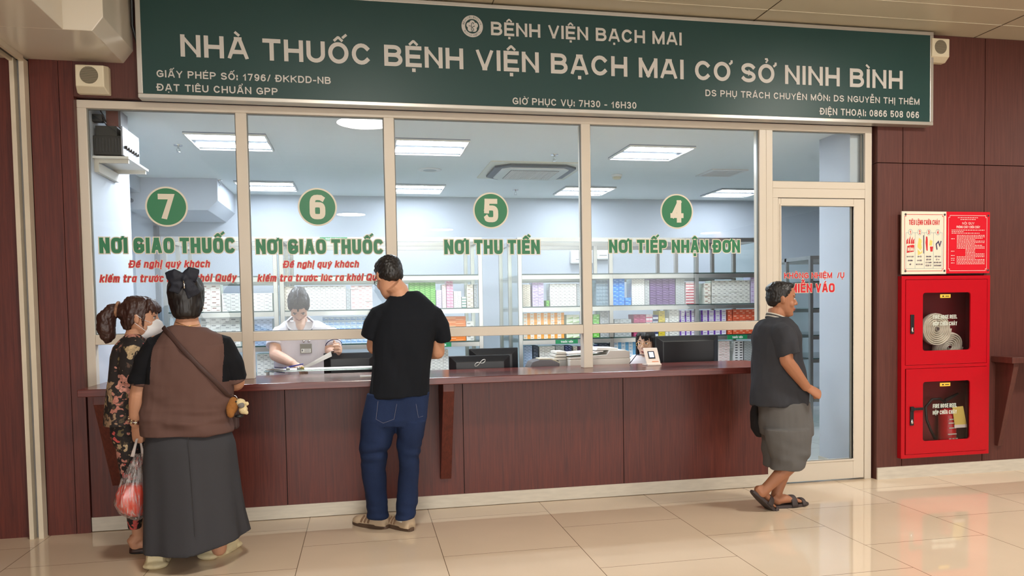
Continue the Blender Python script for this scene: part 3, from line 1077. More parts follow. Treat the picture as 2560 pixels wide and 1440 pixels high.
# wall-hung amplifier corner
AX0, AX1 = 0.2525, 0.47
org = V((0.32, 0.33, 2.40))
t = thing('wall_shelf', 'small cream bracket shelf on the white pier, carrying the amplifier', 'shelf', org)
p = MB().box(0.2525, 0.47, 0.13, 0.62, 2.425, 2.44)
p.build('board', WPLAS, t, org)
p = MB()
for y in (0.16, 0.57):
    p.box(0.2525, 0.46, y, y + .025, 2.40, 2.425)
p.box(0.2525, 0.28, .16, .595, 2.34, 2.40)
p.build('frame', mat('bracket_cream', (206, 200, 190), 0.5), t, org)
org = V((0.34, 0.33, 2.441))
t = thing('amplifier', 'black amplifier with a silver control front on the bracket shelf', 'amplifier', org)
p = MB().box(0.2535, 0.425, 0.15, 0.52, 2.452, 2.575)
p.box(0.27, 0.40, 0.15, 0.5, 2.575, 2.64)
for k in range(8):
    p.box(0.27 + k * .019, 0.277 + k * .019, 0.148, 0.152, 2.47, 2.56, 1)
p.build('case', [mat('amp_black', (36, 38, 36), 0.55), BLACK], t, org, bevel=0.002)
p = MB().box(0.425, 0.436, 0.145, 0.525, 2.452, 2.64)
p.build('front_plate', mat('amp_silver', (150, 152, 162), 0.4, metal=0.3), t, org)
for k in range(6):
    p = MB()
    p.lathe([(.011, 0.436), (.009, 0.452)], (0, 0.19 + k * .055, 2.51), 'x', n=12)
    p.build('knob', BLACK, t, org)
for k in range(4):
    p = MB()
    p.lathe([(.012, 2.4405), (.012, 2.452)], (0.275 + 0.13 * (k % 2), 0.18 + 0.3 * (k // 2), 0), n=12)
    p.build('foot', BLACK, t, org)
org = V((0.355, 0.33, 2.641))
t = thing('bookshelf_speaker', 'brown wooden box speaker standing on the amplifier', 'speaker', org)
p = MB().box(0.322, 0.398, 0.20, 0.36, 2.6405, 2.752)
p.build('cabinet', mat('speaker_brown', (112, 62, 56), 0.5, vary=(8, .1)), t, org, bevel=0.002)
p = MB().box(0.398, 0.412, 0.20, 0.36, 2.6405, 2.752)
p.build('front_baffle', mat('baffle_grey', (110, 108, 116), 0.5), t, org)
org = V((0.28, 0.17, 2.665))
t = thing('microphone_receiver', 'small black box with cables on the pier left of the brown speaker', 'receiver', org)
p = MB().box(0.2525, 0.312, 0.15, 0.195, 2.665, 2.715)
p.build('case', BLACK, t, org, bevel=0.003)
p = MB()
p.tube([(0.312, 0.17, 2.69), (0.335, 0.16, 2.665), (0.32, 0.15, 2.71), (0.29, 0.14, 2.768)], 0.004, n=8)
p.tube([(0.312, 0.175, 2.68), (0.33, 0.18, 2.65), (0.335, 0.19, 2.641)], 0.003, n=8)
p.build('cable', BLACK, t, org, smooth=True)

# white control boxes on the back wall
for x0, x1, z0, z1, l in ((4.53, 4.83, 1.95, 2.12, 'white junction box on the back wall, the larger with rounded corners'), (4.84, 5.06, 2.0, 2.12, 'smaller white junction box beside the larger one on the back wall')):
    org = V(((x0 + x1) / 2, 4.1, z0))
    t = thing('junction_box', l, 'junction box', org)
    p = MB().box(x0, x1, 4.03, 4.0995, z0, z1)
    p.build('cover', WPLAS, t, org, bevel=0.015)
    p = MB().box(x0 + .06, x1 - .06, 4.0285, 4.03, z0 + .05, z0 + .056)
    p.build('marking', DGREY, t, org)

# ---------------------------------------------------------------- steel display racks
SHG = glass('shelf_glass', (0.86, 0.95, 0.92), 0.06)
EDGE = mat('glass_edge', (38, 66, 62), 0.2)
SZ = (0.79, 1.10, 1.415, 1.73)
RY0, RY1, RY2 = 1.9, 2.42, 2.95


def rack(name_label, xs, group, side=True, levels=SZ, ys=(RY0, RY1, RY2), ztop=2.08, glass_sides=True):
    org = V(((xs[0] + xs[-1]) / 2, ys[0], 0))
    t = thing('display_rack', name_label, 'rack', org, group)
    w_ = 0.038
    for i, x in enumerate(xs):
        for y in ys:
            p = MB().box(x - w_ / 2, x + w_ / 2, y, y + w_, 0, ztop - 0.04)
            p.build('post', STEEL, t, org, bevel=0.002)
    p = MB()
    for y in ys:
        p.box(xs[0] - w_ / 2, xs[-1] + w_ / 2, y, y + w_, ztop - .04, ztop)
    for x in (xs[0], xs[-1]):
        p.box(x - w_ / 2, x + w_ / 2, ys[0] + w_, ys[-1], ztop - .04, ztop)
    p.build('top_rail', STEEL, t, org)
    for z in levels:
        for y in ys:
            for a, b in zip(xs, xs[1:]):
                p = MB().box(a + w_ / 2, b - w_ / 2, y, y + .03, z - .052, z - .012)
                p.build('shelf_rail', STEEL, t, org)
        p = MB()
        p.box(xs[0] + w_ / 2, xs[-1] - w_ / 2, ys[0] + .004, ys[-1], z - .009, z - .0012, 0)
        p.box(xs[0] + w_ / 2, xs[-1] - w_ / 2, ys[0], ys[0] + .004, z - .0105, z - .0005, 1)
        p.build('glass_shelf', [SHG, EDGE], t, org)
    if glass_sides:
        for x in (xs[0], xs[-1]):
            p = MB()
            for y0, y1 in zip(ys, ys[1:]):
                p.face([(x, y0 + w_, .1), (x, y1, .1), (x, y1, ztop - .04), (x, y0 + w_, ztop - .04)])
            p.build('side_glass', SHG, t, org)
    return t


rack('steel and glass rack behind roundel 7, left of the nurse', [0.255, 1.185], 'steel racks')
rack('long steel and glass rack behind the nurse, full of white boxes', [1.24, 3.055], 'steel racks')
rack('three-bay steel and glass rack behind the windows 5 and 4', [3.44, 4.355, 5.26, 5.93], 'steel racks')
rack('empty steel rack far back, seen through the glass door', [6.85, 7.9], 'steel racks', levels=(0.35, 0.79, 1.05, 1.35, 1.65), ys=(2.4, 2.9, 3.4), ztop=1.93)

# green shelf tags
for s, x0, x1, z0, z1, l in (('THUỐC KÊ ĐƠN', 1.585, 1.83, 2.047, 2.077, 'narrow green shelf sign on the rack top behind roundel 6'), ('THUỐC VIÊN', 2.55, 2.765, 1.048, 1.089, 'green THUỐC VIÊN shelf sign right of the man in the black shirt'),
                             ('THUỐC VIÊN', 3.782, 4.005, 1.048, 1.088, 'green THUỐC VIÊN shelf sign left of the slim third mullion'), ('THUỐC VIÊN', 5.585, 5.80, 1.048, 1.092, 'green THUỐC VIÊN shelf sign by the door frame')):
    org = V(((x0 + x1) / 2, 1.895, z0))
    t = thing('shelf_sign', l, 'shelf sign', org, 'green shelf signs')
    p = MB().box(x0, x1, 1.892, 1.8995, z0, z1)
    p.build('plate', mat('tag_green', (20, 128, 78), 0.4), t, org)
    p = MB()
    h = z1 - z0
    write(p, s, x0 + .05, x1 - .05, z0 + h * .25, z1 - h * .3, wall_put(1.8912), 0, 0.2, 2.0)
    p.build('lettering', PAPER, t, org)

# ---------------------------------------------------------------- medicine boxes, stack by stack
STY = {'white': ((226, 226, 220), (150, 152, 150), 'dash'), 'cream': ((222, 216, 200), (150, 132, 116), 'dash'), 'brown': ((228, 224, 214), (132, 84, 68), 'dash'), 'grey': ((176, 182, 182), (120, 128, 130), 'dash'),
       'lblue': ((196, 216, 232), (92, 150, 206), 'band'), 'lilac': ((206, 196, 226), (172, 140, 196), 'dash'), 'pink': ((226, 190, 206), (190, 96, 140), 'band'), 'green': ((96, 168, 72), (190, 222, 150), 'dash'),
       'lime': ((112, 192, 76), (214, 236, 196), 'dash'), 'teal': ((214, 226, 220), (44, 122, 104), 'lower'), 'blue': ((42, 132, 222), (150, 204, 246), 'dash'), 'gblue': ((136, 158, 170), (78, 106, 126), 'band'),
       'purple': ((88, 58, 112), (170, 148, 190), 'dash'), 'red': ((232, 214, 214), (196, 70, 82), 'lower'), 'orange': ((226, 124, 46), (246, 190, 140), 'dash'), 'orangew': ((240, 232, 220), (238, 164, 72), 'half'),
       'greenw': ((228, 234, 214), (150, 184, 122), 'wave'), 'magenta': ((166, 54, 98), (206, 130, 160), 'dash'), 'mwhite': ((232, 214, 218), (200, 60, 100), 'lower'), 'navy': ((34, 52, 100), (180, 190, 214), 'dash'),
       'navyw': ((222, 226, 232), (40, 56, 106), 'half2'), 'yellow': ((212, 190, 52), (150, 132, 30), 'dash'), 'pband': ((228, 226, 236), (104, 56, 164), 'left'), 'redor': ((226, 92, 52), (246, 190, 160), 'dash'),
       'bgrey': ((158, 178, 204), (96, 118, 150), 'dash'), 'skyw': ((226, 236, 244), (112, 180, 226), 'half'), 'black': ((226, 226, 226), (40, 42, 46), 'chunk'), 'dark': ((62, 72, 86), (110, 120, 132), 'dash'), 'plum': ((96, 62, 88), (140, 110, 134), 'dash'), 'pinkw': ((232, 220, 216), (206, 150, 150), 'dash')}
CNAME = {'white': 'white', 'cream': 'cream', 'brown': 'white and brown', 'grey': 'grey', 'lblue': 'light blue', 'lilac': 'lilac', 'pink': 'pink', 'green': 'green', 'lime': 'bright green', 'teal': 'teal and white', 'blue': 'bright blue', 'gblue': 'grey-blue', 'purple': 'dark purple', 'red': 'red and white', 'orange': 'long orange', 'orangew': 'orange and white', 'greenw': 'pale green', 'magenta': 'magenta', 'mwhite': 'magenta and white', 'navy': 'navy', 'navyw': 'navy and white', 'yellow': 'yellow', 'pband': 'purple-banded', 'redor': 'orange-red', 'bgrey': 'blue-grey', 'skyw': 'sky blue and white', 'black': 'black-marked white', 'dark': 'dark', 'plum': 'plum', 'pinkw': 'pinkish white'}


def box_into(p, x0, x1, y0, y1, z0, z1, sty, base=0):
    "one carton: body and its front print"
    p.box(x0, x1, y0, y1, z0, z1, base)
    k = STY[sty][2]
    w_, h, y = x1 - x0, z1 - z0, y0 - 0.0006

    def q(a, b, c, d):
        p.face([(x0 + a * w_, y, z0 + c * h), (x0 + b * w_, y, z0 + c * h), (x0 + b * w_, y, z0 + d * h), (x0 + a * w_, y, z0 + d * h)], base + 1)
    if k == 'dash':
        q(.12, .55, .55, .72)
        q(.55, .9, .18, .3)
    elif k == 'band':
        q(.06, .94, .3, .5)
        q(.1, .5, .66, .78)
    elif k == 'lower':
        q(0, 1, 0, .3)
    elif k == 'half':
        q(.55, 1, 0, 1)
        q(.1, .4, .4, .6)
    elif k == 'half2':
        q(0, 1, .45, 1)
    elif k == 'left':
        q(0, .3, 0, 1)
        q(.42, .9, .5, .62)
    elif k == 'wave':
        p.face([(x0, y, z0), (x1, y, z0), (x1, y, z0 + .45 * h), (x0 + .5 * w_, y, z0 + .2 * h)], base + 1)
    elif k == 'chunk':
        q(.3, .85, .3, .68)


BLOCKS = [  # u0, u1, shelf level, columns, top row v, rows, style, where
    (505, 552, 2, 2, 711, 5, 'brown', 'behind the hair bow'), (556, 682, 2, 6, 733, 5, 'white', 'across the mullion right of the hair bow'),
    (705, 762, 2, 3, 716, 7, 'cream', 'above the nurse left shoulder'), (763, 866, 2, 8, 714, 7, 'white', 'right of the nurse head'), (867, 877, 2, 1, 722, 6, 'grey', 'narrow stack right of the nurse'), (878, 932, 2, 3, 713, 6, 'pinkw', 'beside the spectacled man face'),
    (1024, 1090, 2, 5, 706, 12, 'green', 'above the black shirt shoulder'), (1091, 1105, 2, 1, 725, 8, 'lilac', 'beside the green cartons'), (1106, 1116, 2, 1, 711, 9, 'pinkw', 'beside the pink cartons'), (1117, 1134, 2, 2, 702, 9, 'pink', 'pink shiny stack'),
    (1135, 1154, 2, 2, 728, 8, 'white', 'right of the pink cartons'), (1155, 1166, 2, 1, 742, 4, 'teal', 'short teal stack'), (1168, 1184, 2, 1, 711, 6, 'cream', 'tall cream stack at the rack end'), (1186, 1194, 2, 1, 711, 6, 'grey', 'last stack of the middle rack'),
    (1308, 1327, 2, 2, 711, 10, 'cream', 'left end under roundel 5 lettering'), (1332, 1360, 2, 2, 706, 8, 'lilac', 'film-wrapped stack under roundel 5'), (1366, 1374, 2, 1, 751, 2, 'green', 'small pair under window 5'), (1376, 1442, 2, 6, 709, 7, 'white', 'left of the third mullion'), (1443, 1452, 2, 1, 709, 9, 'grey', 'tight against the third mullion'),
    (1491, 1521, 2, 4, 700, 7, 'gblue', 'right of the third mullion'), (1533, 1562, 2, 2, 697, 7, 'blue', 'tall blue block'), (1563, 1578, 2, 1, 744, 2, 'blue', 'short blue stack'), (1580, 1612, 2, 4, 697, 11, 'white', 'between blue and purple cartons'), (1613, 1624, 2, 1, 700, 8, 'grey', 'left of the purple cartons'),
    (1625, 1688, 2, 4, 697, 11, 'purple', 'dark purple block'), (1690, 1712, 2, 2, 697, 10, 'grey', 'right of the purple cartons'), (1715, 1735, 2, 2, 705, 8, 'red', 'red-lined stack'),
    (1761, 1777, 2, 1, 708, 5, 'brown', 'left of the long white block'), (1780, 1875, 2, 7, 701, 6, 'white', 'long white block in window 4'), (1877, 1891, 2, 1, 692, 6, 'lilac', 'last stack by the door frame'),
    (500, 599, 1, 4, 794, 5, 'white', 'behind the brown shirt shoulder'), (634, 680, 1, 3, 797, 6, 'bgrey', 'by the second mullion'), (805, 917, 1, 8, 792, 6, 'lblue', 'right of the nurse shoulder'), (1108, 1164, 1, 1, 791, 6, 'orange', 'long orange cartons by the black sleeve'),
    (1165, 1184, 1, 1, 803, 3, 'white', 'right of the orange cartons'), (1308, 1410, 1, 6, 782, 8, 'orangew', 'orange block under window 5'), (1416, 1448, 1, 2, 787, 6, 'greenw', 'pale green pair of stacks'), (1483, 1498, 1, 1, 786, 6, 'lime', 'bright green stack right of the mullion'),
    (1500, 1521, 1, 2, 777, 8, 'grey', 'beside the bright green stack'), (1536, 1578, 1, 3, 798, 4, 'grey', 'low grey cartons left of the magenta'), (1584, 1614, 1, 2, 786, 6, 'magenta', 'magenta block'), (1615, 1631, 1, 2, 786, 6, 'mwhite', 'right of the magenta block'),
    (1632, 1645, 1, 1, 787, 5, 'navyw', 'navy striped stack'), (1647, 1662, 1, 1, 777, 7, 'yellow', 'yellow stack above the receptionist'), (1663, 1671, 1, 1, 795, 5, 'white', 'right of the yellow stack'), (1673, 1697, 1, 2, 773, 8, 'white', 'speckled stacks left of the purple bands'),
    (1699, 1737, 1, 3, 776, 6, 'pband', 'left purple-banded block'), (1752, 1815, 1, 4, 775, 6, 'pband', 'right purple-banded block'), (1819, 1830, 1, 1, 775, 6, 'redor', 'side-on orange-red stack'), (1832, 1894, 1, 4, 773, 5, 'redor', 'orange-red block by the door'),
    (638, 690, 0, 3, 885, 6, 'white', 'below the nurse elbow'), (1062, 1119, 0, 4, 875, 8, 'white', 'low stacks left of the branded monitor'), (1308, 1329, 0, 2, 864, 9, 'bgrey', 'low blue-grey stacks'), (1331, 1344, 0, 1, 864, 8, 'dark', 'low dark stack'), (1347, 1386, 0, 3, 866, 9, 'white', 'low white stacks in window 5'),
    (1388, 1409, 0, 2, 864, 9, 'grey', 'low grey stacks in window 5'), (1411, 1428, 0, 2, 864, 10, 'navy', 'low navy stacks'), (1432, 1442, 0, 1, 866, 9, 'cream', 'low cream stack left of the mullion'), (1445, 1454, 0, 1, 866, 9, 'plum', 'plum stack against the mullion'),
    (1483, 1494, 0, 1, 861, 6, 'navyw', 'low striped stack right of the mullion'), (1496, 1522, 0, 2, 858, 7, 'dark', 'low dark stacks behind the printer'), (1534, 1589, 0, 3, 855, 8, 'skyw', 'sky blue block left of the receptionist'),
    (1796, 1824, 0, 2, 853, 9, 'pinkw', 'low stacks right of the large monitor'), (1834, 1857, 0, 2, 853, 9, 'black', 'black-marked stacks by the door'), (1860, 1880, 0, 2, 853, 9, 'grey', 'low grey stacks by the door')]
HIDE = [(588, 634, 0, 1440), (957, 989, 0, 1440), (1452, 1482, 0, 1440), (0, 2560, 813, 850), (913, 1110, 775, 1440), (930, 1010, 640, 775), (415, 518, 690, 800), (360, 600, 800, 1440), (712, 782, 724, 820), (678, 842, 800, 1440), (1122, 1286, 868, 1440), (1590, 1640, 833, 915), (1560, 1800, 850, 1440), (1430, 1575, 880, 1440), (1355, 1425, 900, 1440), (1890, 2200, 700, 1440), (800, 935, 876, 1440), (0, 2560, 917, 1440)]
MB_CACHE = {}
todo, rest = [], []
for u0, u1, lv, nc, vt, nr, sty, where in BLOCKS:
    y0 = 1.942
    um = (u0 + u1) / 2
    xa, xb = at(u0, 780, y0).x, at(u1, 780, y0).x
    zt = at(um, vt, y0).z
    zb = SZ[lv]
    bw, bh = (xb - xa) / nc, min((zt - zb) / nr, 0.2)
    for c in range(nc):
        for r in range(nr):
            x, z = xa + (c + .5) * bw, zb + r * bh
            u, v_ = pix((x, y0, z + bh / 2))
            seen = not any(a < u < b and c_ < v_ < d_ for a, b, c_, d_ in HIDE)
            e = (bw * bh * (1.0 if sty in ('white', 'grey') else 1.6), x, y0, z, bw, bh, sty, where, c, r, nc, nr)
            (todo if seen else rest).append(e)
todo.sort(key=lambda e: -e[0])
rest += todo[305:]
todo = todo[:305]
# keep whole stacks standing on something: nothing moves, only who is its own object
for e in todo:
    _, x, y0, z, bw, bh, sty, where, c, r, nc, nr = e
    key = (sty, round(bw, 4), round(bh, 4))
    if key not in MB_CACHE:
        p = MB()
        box_into(p, -bw / 2 + .0008, bw / 2 - .0008, 0, 0.16, 0.0003, bh - .0006, sty)
        a, b, k = STY[sty]
        me = p.mesh('medicine_box', V((0, 0, 0)))
        me.materials.append(mat('carton_' + sty, a, 0.55))
        me.materials.append(mat('print_' + sty, b, 0.55))
        MB_CACHE[key] = me
    o = bpy.data.objects.new('medicine_box', MB_CACHE[key])
    COL.objects.link(o)
    o.location = (x, y0 + random.uniform(-.004, .004), z)
    row = 'top' if r == nr - 1 else ('bottom' if r == 0 else ORD[r] + '-up')
    col = '' if nc == 1 else (' column %s,' % 'one two three four five six seven eight'.split()[c])
    tag(o, ' '.join(('%s medicine box, %s row,%s %s' % (CNAME[sty], row, col, where)).split()[:16]), 'medicine box', '%s medicine boxes, %s' % (CNAME[sty], where))
p = MB()
order = sorted(STY)
ms = []
for s_ in order:
    a, b, k = STY[s_]
    ms += [mat('carton_' + s_, a, 0.55), mat('print_' + s_, b, 0.55)]
for e in rest:
    _, x, y0, z, bw, bh, sty, where, c, r, nc, nr = e
    box_into(p, x - bw / 2 + .0008, x + bw / 2 - .0008, y0, y0 + 0.16, z + .0003, z + bh - .0006, sty, 2 * order.index(sty))
o = p.build('medicine_box_stacks', ms, None, V((3, 1.935, 0.79)))
o['kind'] = 'stuff'
tag(o, 'the many smaller and half-hidden medicine boxes filling the steel racks', 'medicine boxes')
print('BOXES', len(todo), len(rest))

# ---------------------------------------------------------------- things on the worktop and desk
DESKZ = 0.958
p = MB().box(0.3, 4.9, 0.28, 0.75, 0.70, 0.73)
org = V((2.6, 0.5, 0.70))
t = thing('staff_desk', 'staff desk behind the worktop carrying monitors and printer', 'desk', org)
p.build('desktop', WOODT, t, org)
for x in (0.32, 1.9, 3.4, 4.86):
    q = MB().box(x, x + .03, 0.3, 0.73, 0, 0.70)
    q.build('leg_panel', WOOD, t, org)


def monitor(x0, x1, z0, z1, y, label, logo=False, thick=0.05):
    cx = (x0 + x1) / 2
    org = V((cx, y + .06, 0.731))
    t = thing('computer_monitor', label, 'monitor', org, 'black monitors seen from behind')
    p = MB()
    p.rings([[V((x0, y + .05, z0)), V((x1, y + .05, z0)), V((x1, y + .05, z1)), V((x0, y + .05, z1))], [V((x0, y + .03, z0)), V((x1, y + .03, z0)), V((x1, y + .03, z1)), V((x0, y + .03, z1))],
             [V((x0 + .05, y, z0 + .05)), V((x1 - .05, y, z0 + .05)), V((x1 - .05, y, z1 - .045)), V((x0 + .05, y, z1 - .045))]])
    p.build('back_shell', mat('monitor_black', (24, 25, 30), 0.38), t, org, bevel=0.004)
    p = MB().box(x0, x1, y + .05, y + .056, z0, z1)
    p.build('screen', mat('screen_off', (14, 15, 18), 0.2), t, org)
    p = MB().box(cx - .03, cx + .03, y + .012, y + .03, 0.745, z0 + .08)
    p.build('stand_post', BLACK, t, org)
    p = MB().box(cx - .11, cx + .11, y - .028, y + .083, 0.731, 0.745)
    p.build('stand_base', BLACK, t, org, bevel=0.004)
    if logo:
        p = MB()
        lx, lz = 2.80, 0.985
        pts = []
        for i in range(41):
            a = 2 * PI * i / 40
            r = .026 * math.sqrt(abs(math.cos(2 * (a))) + .08)
            pts.append(V((lx + .040 * math.cos(a) / (1 + math.sin(a) ** 2), y - .003, lz + .014 + .034 * math.sin(a) * math.cos(a) / (1 + math.sin(a) ** 2) + .018 * math.cos(a) / (1 + math.sin(a) ** 2))))
        p.tube(pts, 0.0032, side=V((0, 1, 0)), n=8)
        p.build('emblem', mat('logo_silver', (190, 190, 186), 0.3, metal=0.6), t, org, smooth=True)
    return t


monitor(2.572, 3.034, 0.775, 1.052, 0.30, 'black monitor with a silver looped emblem on its back, in window 5', True)
monitor(2.74, 3.12, 0.80, 1.098, 0.42, 'thin black screen standing just behind the monitor with the emblem')
monitor(4.262, 4.800, 0.80, 1.158, 0.45, 'largest plain black monitor beside the seated receptionist')
monitor(1.66, 2.045, 0.78, 1.09, 0.47, 'black monitor between the nurse and the man in black')

# glass dispensing ledge in front of the nurse
org = V((1.55, 0.4, 0.90))
t = thing('glass_ledge', 'low clear glass ledge with a steel rim in front of the nurse', 'ledge', org)
p = MB().box(1.26, 2.07, 0.28, 0.425, 0.978, 0.986)
p.build('glass_top', glass('ledge_glass', (0.85, 0.92, 0.9), 0.12), t, org)
p = MB()
p.box(1.26, 2.07, 0.425, 0.435, 0.972, 0.992)
p.build('rim', CHROME, t, org)
p = MB()
for x in (1.27, 2.05):
    p.box(x, x + .012, 0.32, 0.42, 0.731, 0.978)
p.build('support', STEEL, t, org)

# printer
org = V((3.75, 0.42, 0.731))
t = thing('printer', 'white flatbed printer scanner left of the receptionist', 'printer', org)
PW = mat('printer_white', (224, 220, 212), 0.45)
p = MB().box(3.5, 3.99, 0.32, 0.66, 0.735, 1.0)
p.build('body', PW, t, org, bevel=0.008)
p = MB()
p.prism([(3.5, 1.001), (3.985, 1.001), (3.985, 1.05), (3.95, 1.062), (3.82, 1.062), (3.80, 1.03), (3.5, 1.012)], 'y', 0.325, 0.64)
p.build('feeder_lid', PW, t, org, bevel=0.003)
p = MB()
p.prism([(3.5, 1.036), (3.78, 1.052), (3.78, 1.06), (3.5, 1.046)], 'y', 0.36, 0.6)
p.build('paper_tray', WPLAS, t, org)
p = MB()
p.prism([(3.72, 1.063), (3.90, 1.063), (3.90, 1.078), (3.735, 1.085)], 'y', 0.36, 0.6)
p.build('feeder_cover', WPLAS, t, org, bevel=0.003)
org = V((3.32, 0.40, 0.731))
t = thing('label_printer', 'dark grey curved label printer left of the third mullion', 'printer', org)
p = MB()
p.prism([(3.19, 0.735), (3.42, 0.735), (3.42, 0.975), (3.36, 1.0), (3.26, 1.005), (3.21, 0.99), (3.19, 0.95)], 'y', 0.33, 0.52)
p.build('body', mat('label_grey', (92, 88, 92), 0.4), t, org, bevel=0.006)
p = MB()
p.prism([(3.27, 1.006), (3.36, 1.003), (3.43, 0.975), (3.43, 0.98), (3.36, 1.012), (3.27, 1.014)], 'y', 0.35, 0.5)
p.build('lid', CREAMP, t, org)
for k in range(3):
    org = V((3.49, 0.46, 0.99 + .022 * k))
    z = [0.992, 1.016, 1.040][k]
    p = MB()
    p.box(3.40 + .01 * k, 3.4995, 0.42, 0.62, z, z + .02)
    o = p.build('paper_tray_stack', PW, None, org, bevel=0.004)
    tag(o, ['lowest white document tray left of the third mullion', 'middle white document tray left of the third mullion', 'topmost white document tray left of the third mullion'][k], 'document tray', 'white document trays')
p = MB().box(3.436, 3.4995, 0.42, 0.62, 0.731, 0.991)
tag(p.build('drawer_unit', mat('drawer_grey', (190, 190, 188), 0.5), None, V((3.45, 0.5, 0.731))), 'pale drawer unit under the white document trays', 'drawer unit')

# payment code terminal
org = V((4.08, 0.06, 0.9585))
t = thing('payment_terminal', 'white leaning payment terminal with a small lit screen on the worktop', 'payment terminal', org)
p = MB()
p.prism([(0.03, 0.959), (0.045, 0.959), (0.125, 1.083), (0.11, 1.087)], 'x', 4.015, 4.125)
TW = mat('terminal_white', (238, 226, 216), 0.4)
p.build('front_plate', TW, t, org, bevel=0.004)
p = MB()
p.prism([(0.02, 0.9585), (0.14, 0.9585), (0.14, 0.966), (0.02, 0.972)], 'x', 4.015, 4.125)
p.build('foot', TW, t, org, bevel=0.003)


def tput(a, b):
    return V((a, 0.028 + (b - 0.959) * 0.632, b))


p = MB()
p.face([tput(4.04, 1.008), tput(4.092, 1.008), tput(4.092, 1.062), tput(4.04, 1.062)])
o = p.build('screen_bezel', BLACK, t, org)
for v_ in o.data.vertices:
    v_.co.y -= 0.0012
p = MB()
p.face([tput(4.048, 1.018), tput(4.084, 1.018), tput(4.084, 1.056), tput(4.048, 1.056)])
o = p.build('screen', mat('screen_lit', (196, 206, 240), emit=0.8), t, org)
for v_ in o.data.vertices:
    v_.co.y -= 0.002
p = MB()
p.face([tput(4.06, 0.984), tput(4.11, 0.984), tput(4.11, 0.990), tput(4.06, 0.990)])
o = p.build('marking', mat('mark_orange', (232, 150, 110)), t, org)
for v_ in o.data.vertices:
    v_.co.y -= 0.0012
p = MB()
p.tube([(4.045, 0.12, 1.03), (3.98, 0.16, 1.035), (3.95, 0.2, 0.98), (3.945, 0.22, 0.965)], 0.0035, n=8)
p.build('cable', mat('cable_blue', (30, 34, 60), 0.5), t, org, smooth=True)

# sheet under the man's hand
org = V((1.98, -0.13, 0.9585))
p = MB().box(1.925, 2.06, -0.17, -0.06, 0.9585, 0.964)
tag(p.build('folded_paper', PAPER, None, org), 'folded white paper on the worktop left of the man in black', 'paper')

# ---------------------------------------------------------------- fire cabinet and notices
FX0, FX1, FZ0, FZ1, FY = 6.088, 6.893, 0.163, 1.603, -0.06
org = V(((FX0 + FX1) / 2, FY / 2, FZ0))
t = thing('fire_cabinet', 'tall red two-door fire hose cabinet on the panelled wall', 'fire cabinet', org)


def plate_hole(p, x0, x1, z0, z1, hx0, hx1, hz0, hz1, r, y0, y1, mi=0):
    "plate with a round-cornered opening"
    inn, out = [], []
    for cx, cz, a0, ox, oz in ((hx1 - r, hz1 - r, 0, x1, z1), (hx0 + r, hz1 - r, 90, x0, z1), (hx0 + r, hz0 + r, 180, x0, z0), (hx1 - r, hz0 + r, 270, x1, z0)):
        for k in range(5):
            a = math.radians(a0 + 22.5 * k)
            ix, iz = cx + r * math.cos(a), cz + r * math.sin(a)
            inn.append((ix, iz))
            first_h = a0 in (0, 180)
            if k == 2:
                out.append((ox, oz))
            elif (k < 2) == first_h:
                out.append((ox, iz))
            else:
                out.append((ix, oz))
    n = len(inn)
    for i in range(n):
        j = (i + 1) % n
        for y in (y0, y1):
            p.face([(inn[i][0], y, inn[i][1]), (inn[j][0], y, inn[j][1]), (out[j][0], y, out[j][1]), (out[i][0], y, out[i][1])], mi)
        p.face([(inn[i][0], y0, inn[i][1]), (inn[j][0], y0, inn[j][1]), (inn[j][0], y1, inn[j][1]), (inn[i][0], y1, inn[i][1])], mi)
        p.face([(out[i][0], y0, out[i][1]), (out[j][0], y0, out[j][1]), (out[j][0], y1, out[j][1]), (out[i][0], y1, out[i][1])], mi)


p = MB()
UP, LO = (6.123, 6.861, 0.903, 1.572), (6.128, 6.866, 0.195, 0.871)
p.box(FX0, 6.121, FY, -0.0155, FZ0, FZ1)
p.box(6.868, FX1, FY, -0.0155, FZ0, FZ1)
p.box(6.121, 6.868, FY, -0.0155, 1.575, FZ1)
p.box(6.121, 6.868, FY, -0.0155, 0.874, 0.900)
p.box(6.121, 6.868, FY, -0.0155, FZ0, 0.192)
BX = mat('cabinet_inside', (128, 34, 40), 0.5)
p.box(6.14, 6.86, 0.160, 0.165, 0.18, 1.59, 1)
p.box(6.135, 6.14, -0.0155, 0.165, 0.18, 1.59, 1)
p.box(6.86, 6.865, -0.0155, 0.165, 0.18, 1.59, 1)
p.box(6.135, 6.865, -0.0155, 0.165, 0.175, 0.18, 1)
p.box(6.135, 6.865, -0.0155, 0.165, 0.88, 0.895, 1)
p.box(6.135, 6.865, -0.0155, 0.165, 1.59, 1.595, 1)
p.build('case', [REDM, BX], t, org)
CG = glass('cabinet_glass', (0.84, 0.80, 0.80), 0.05)
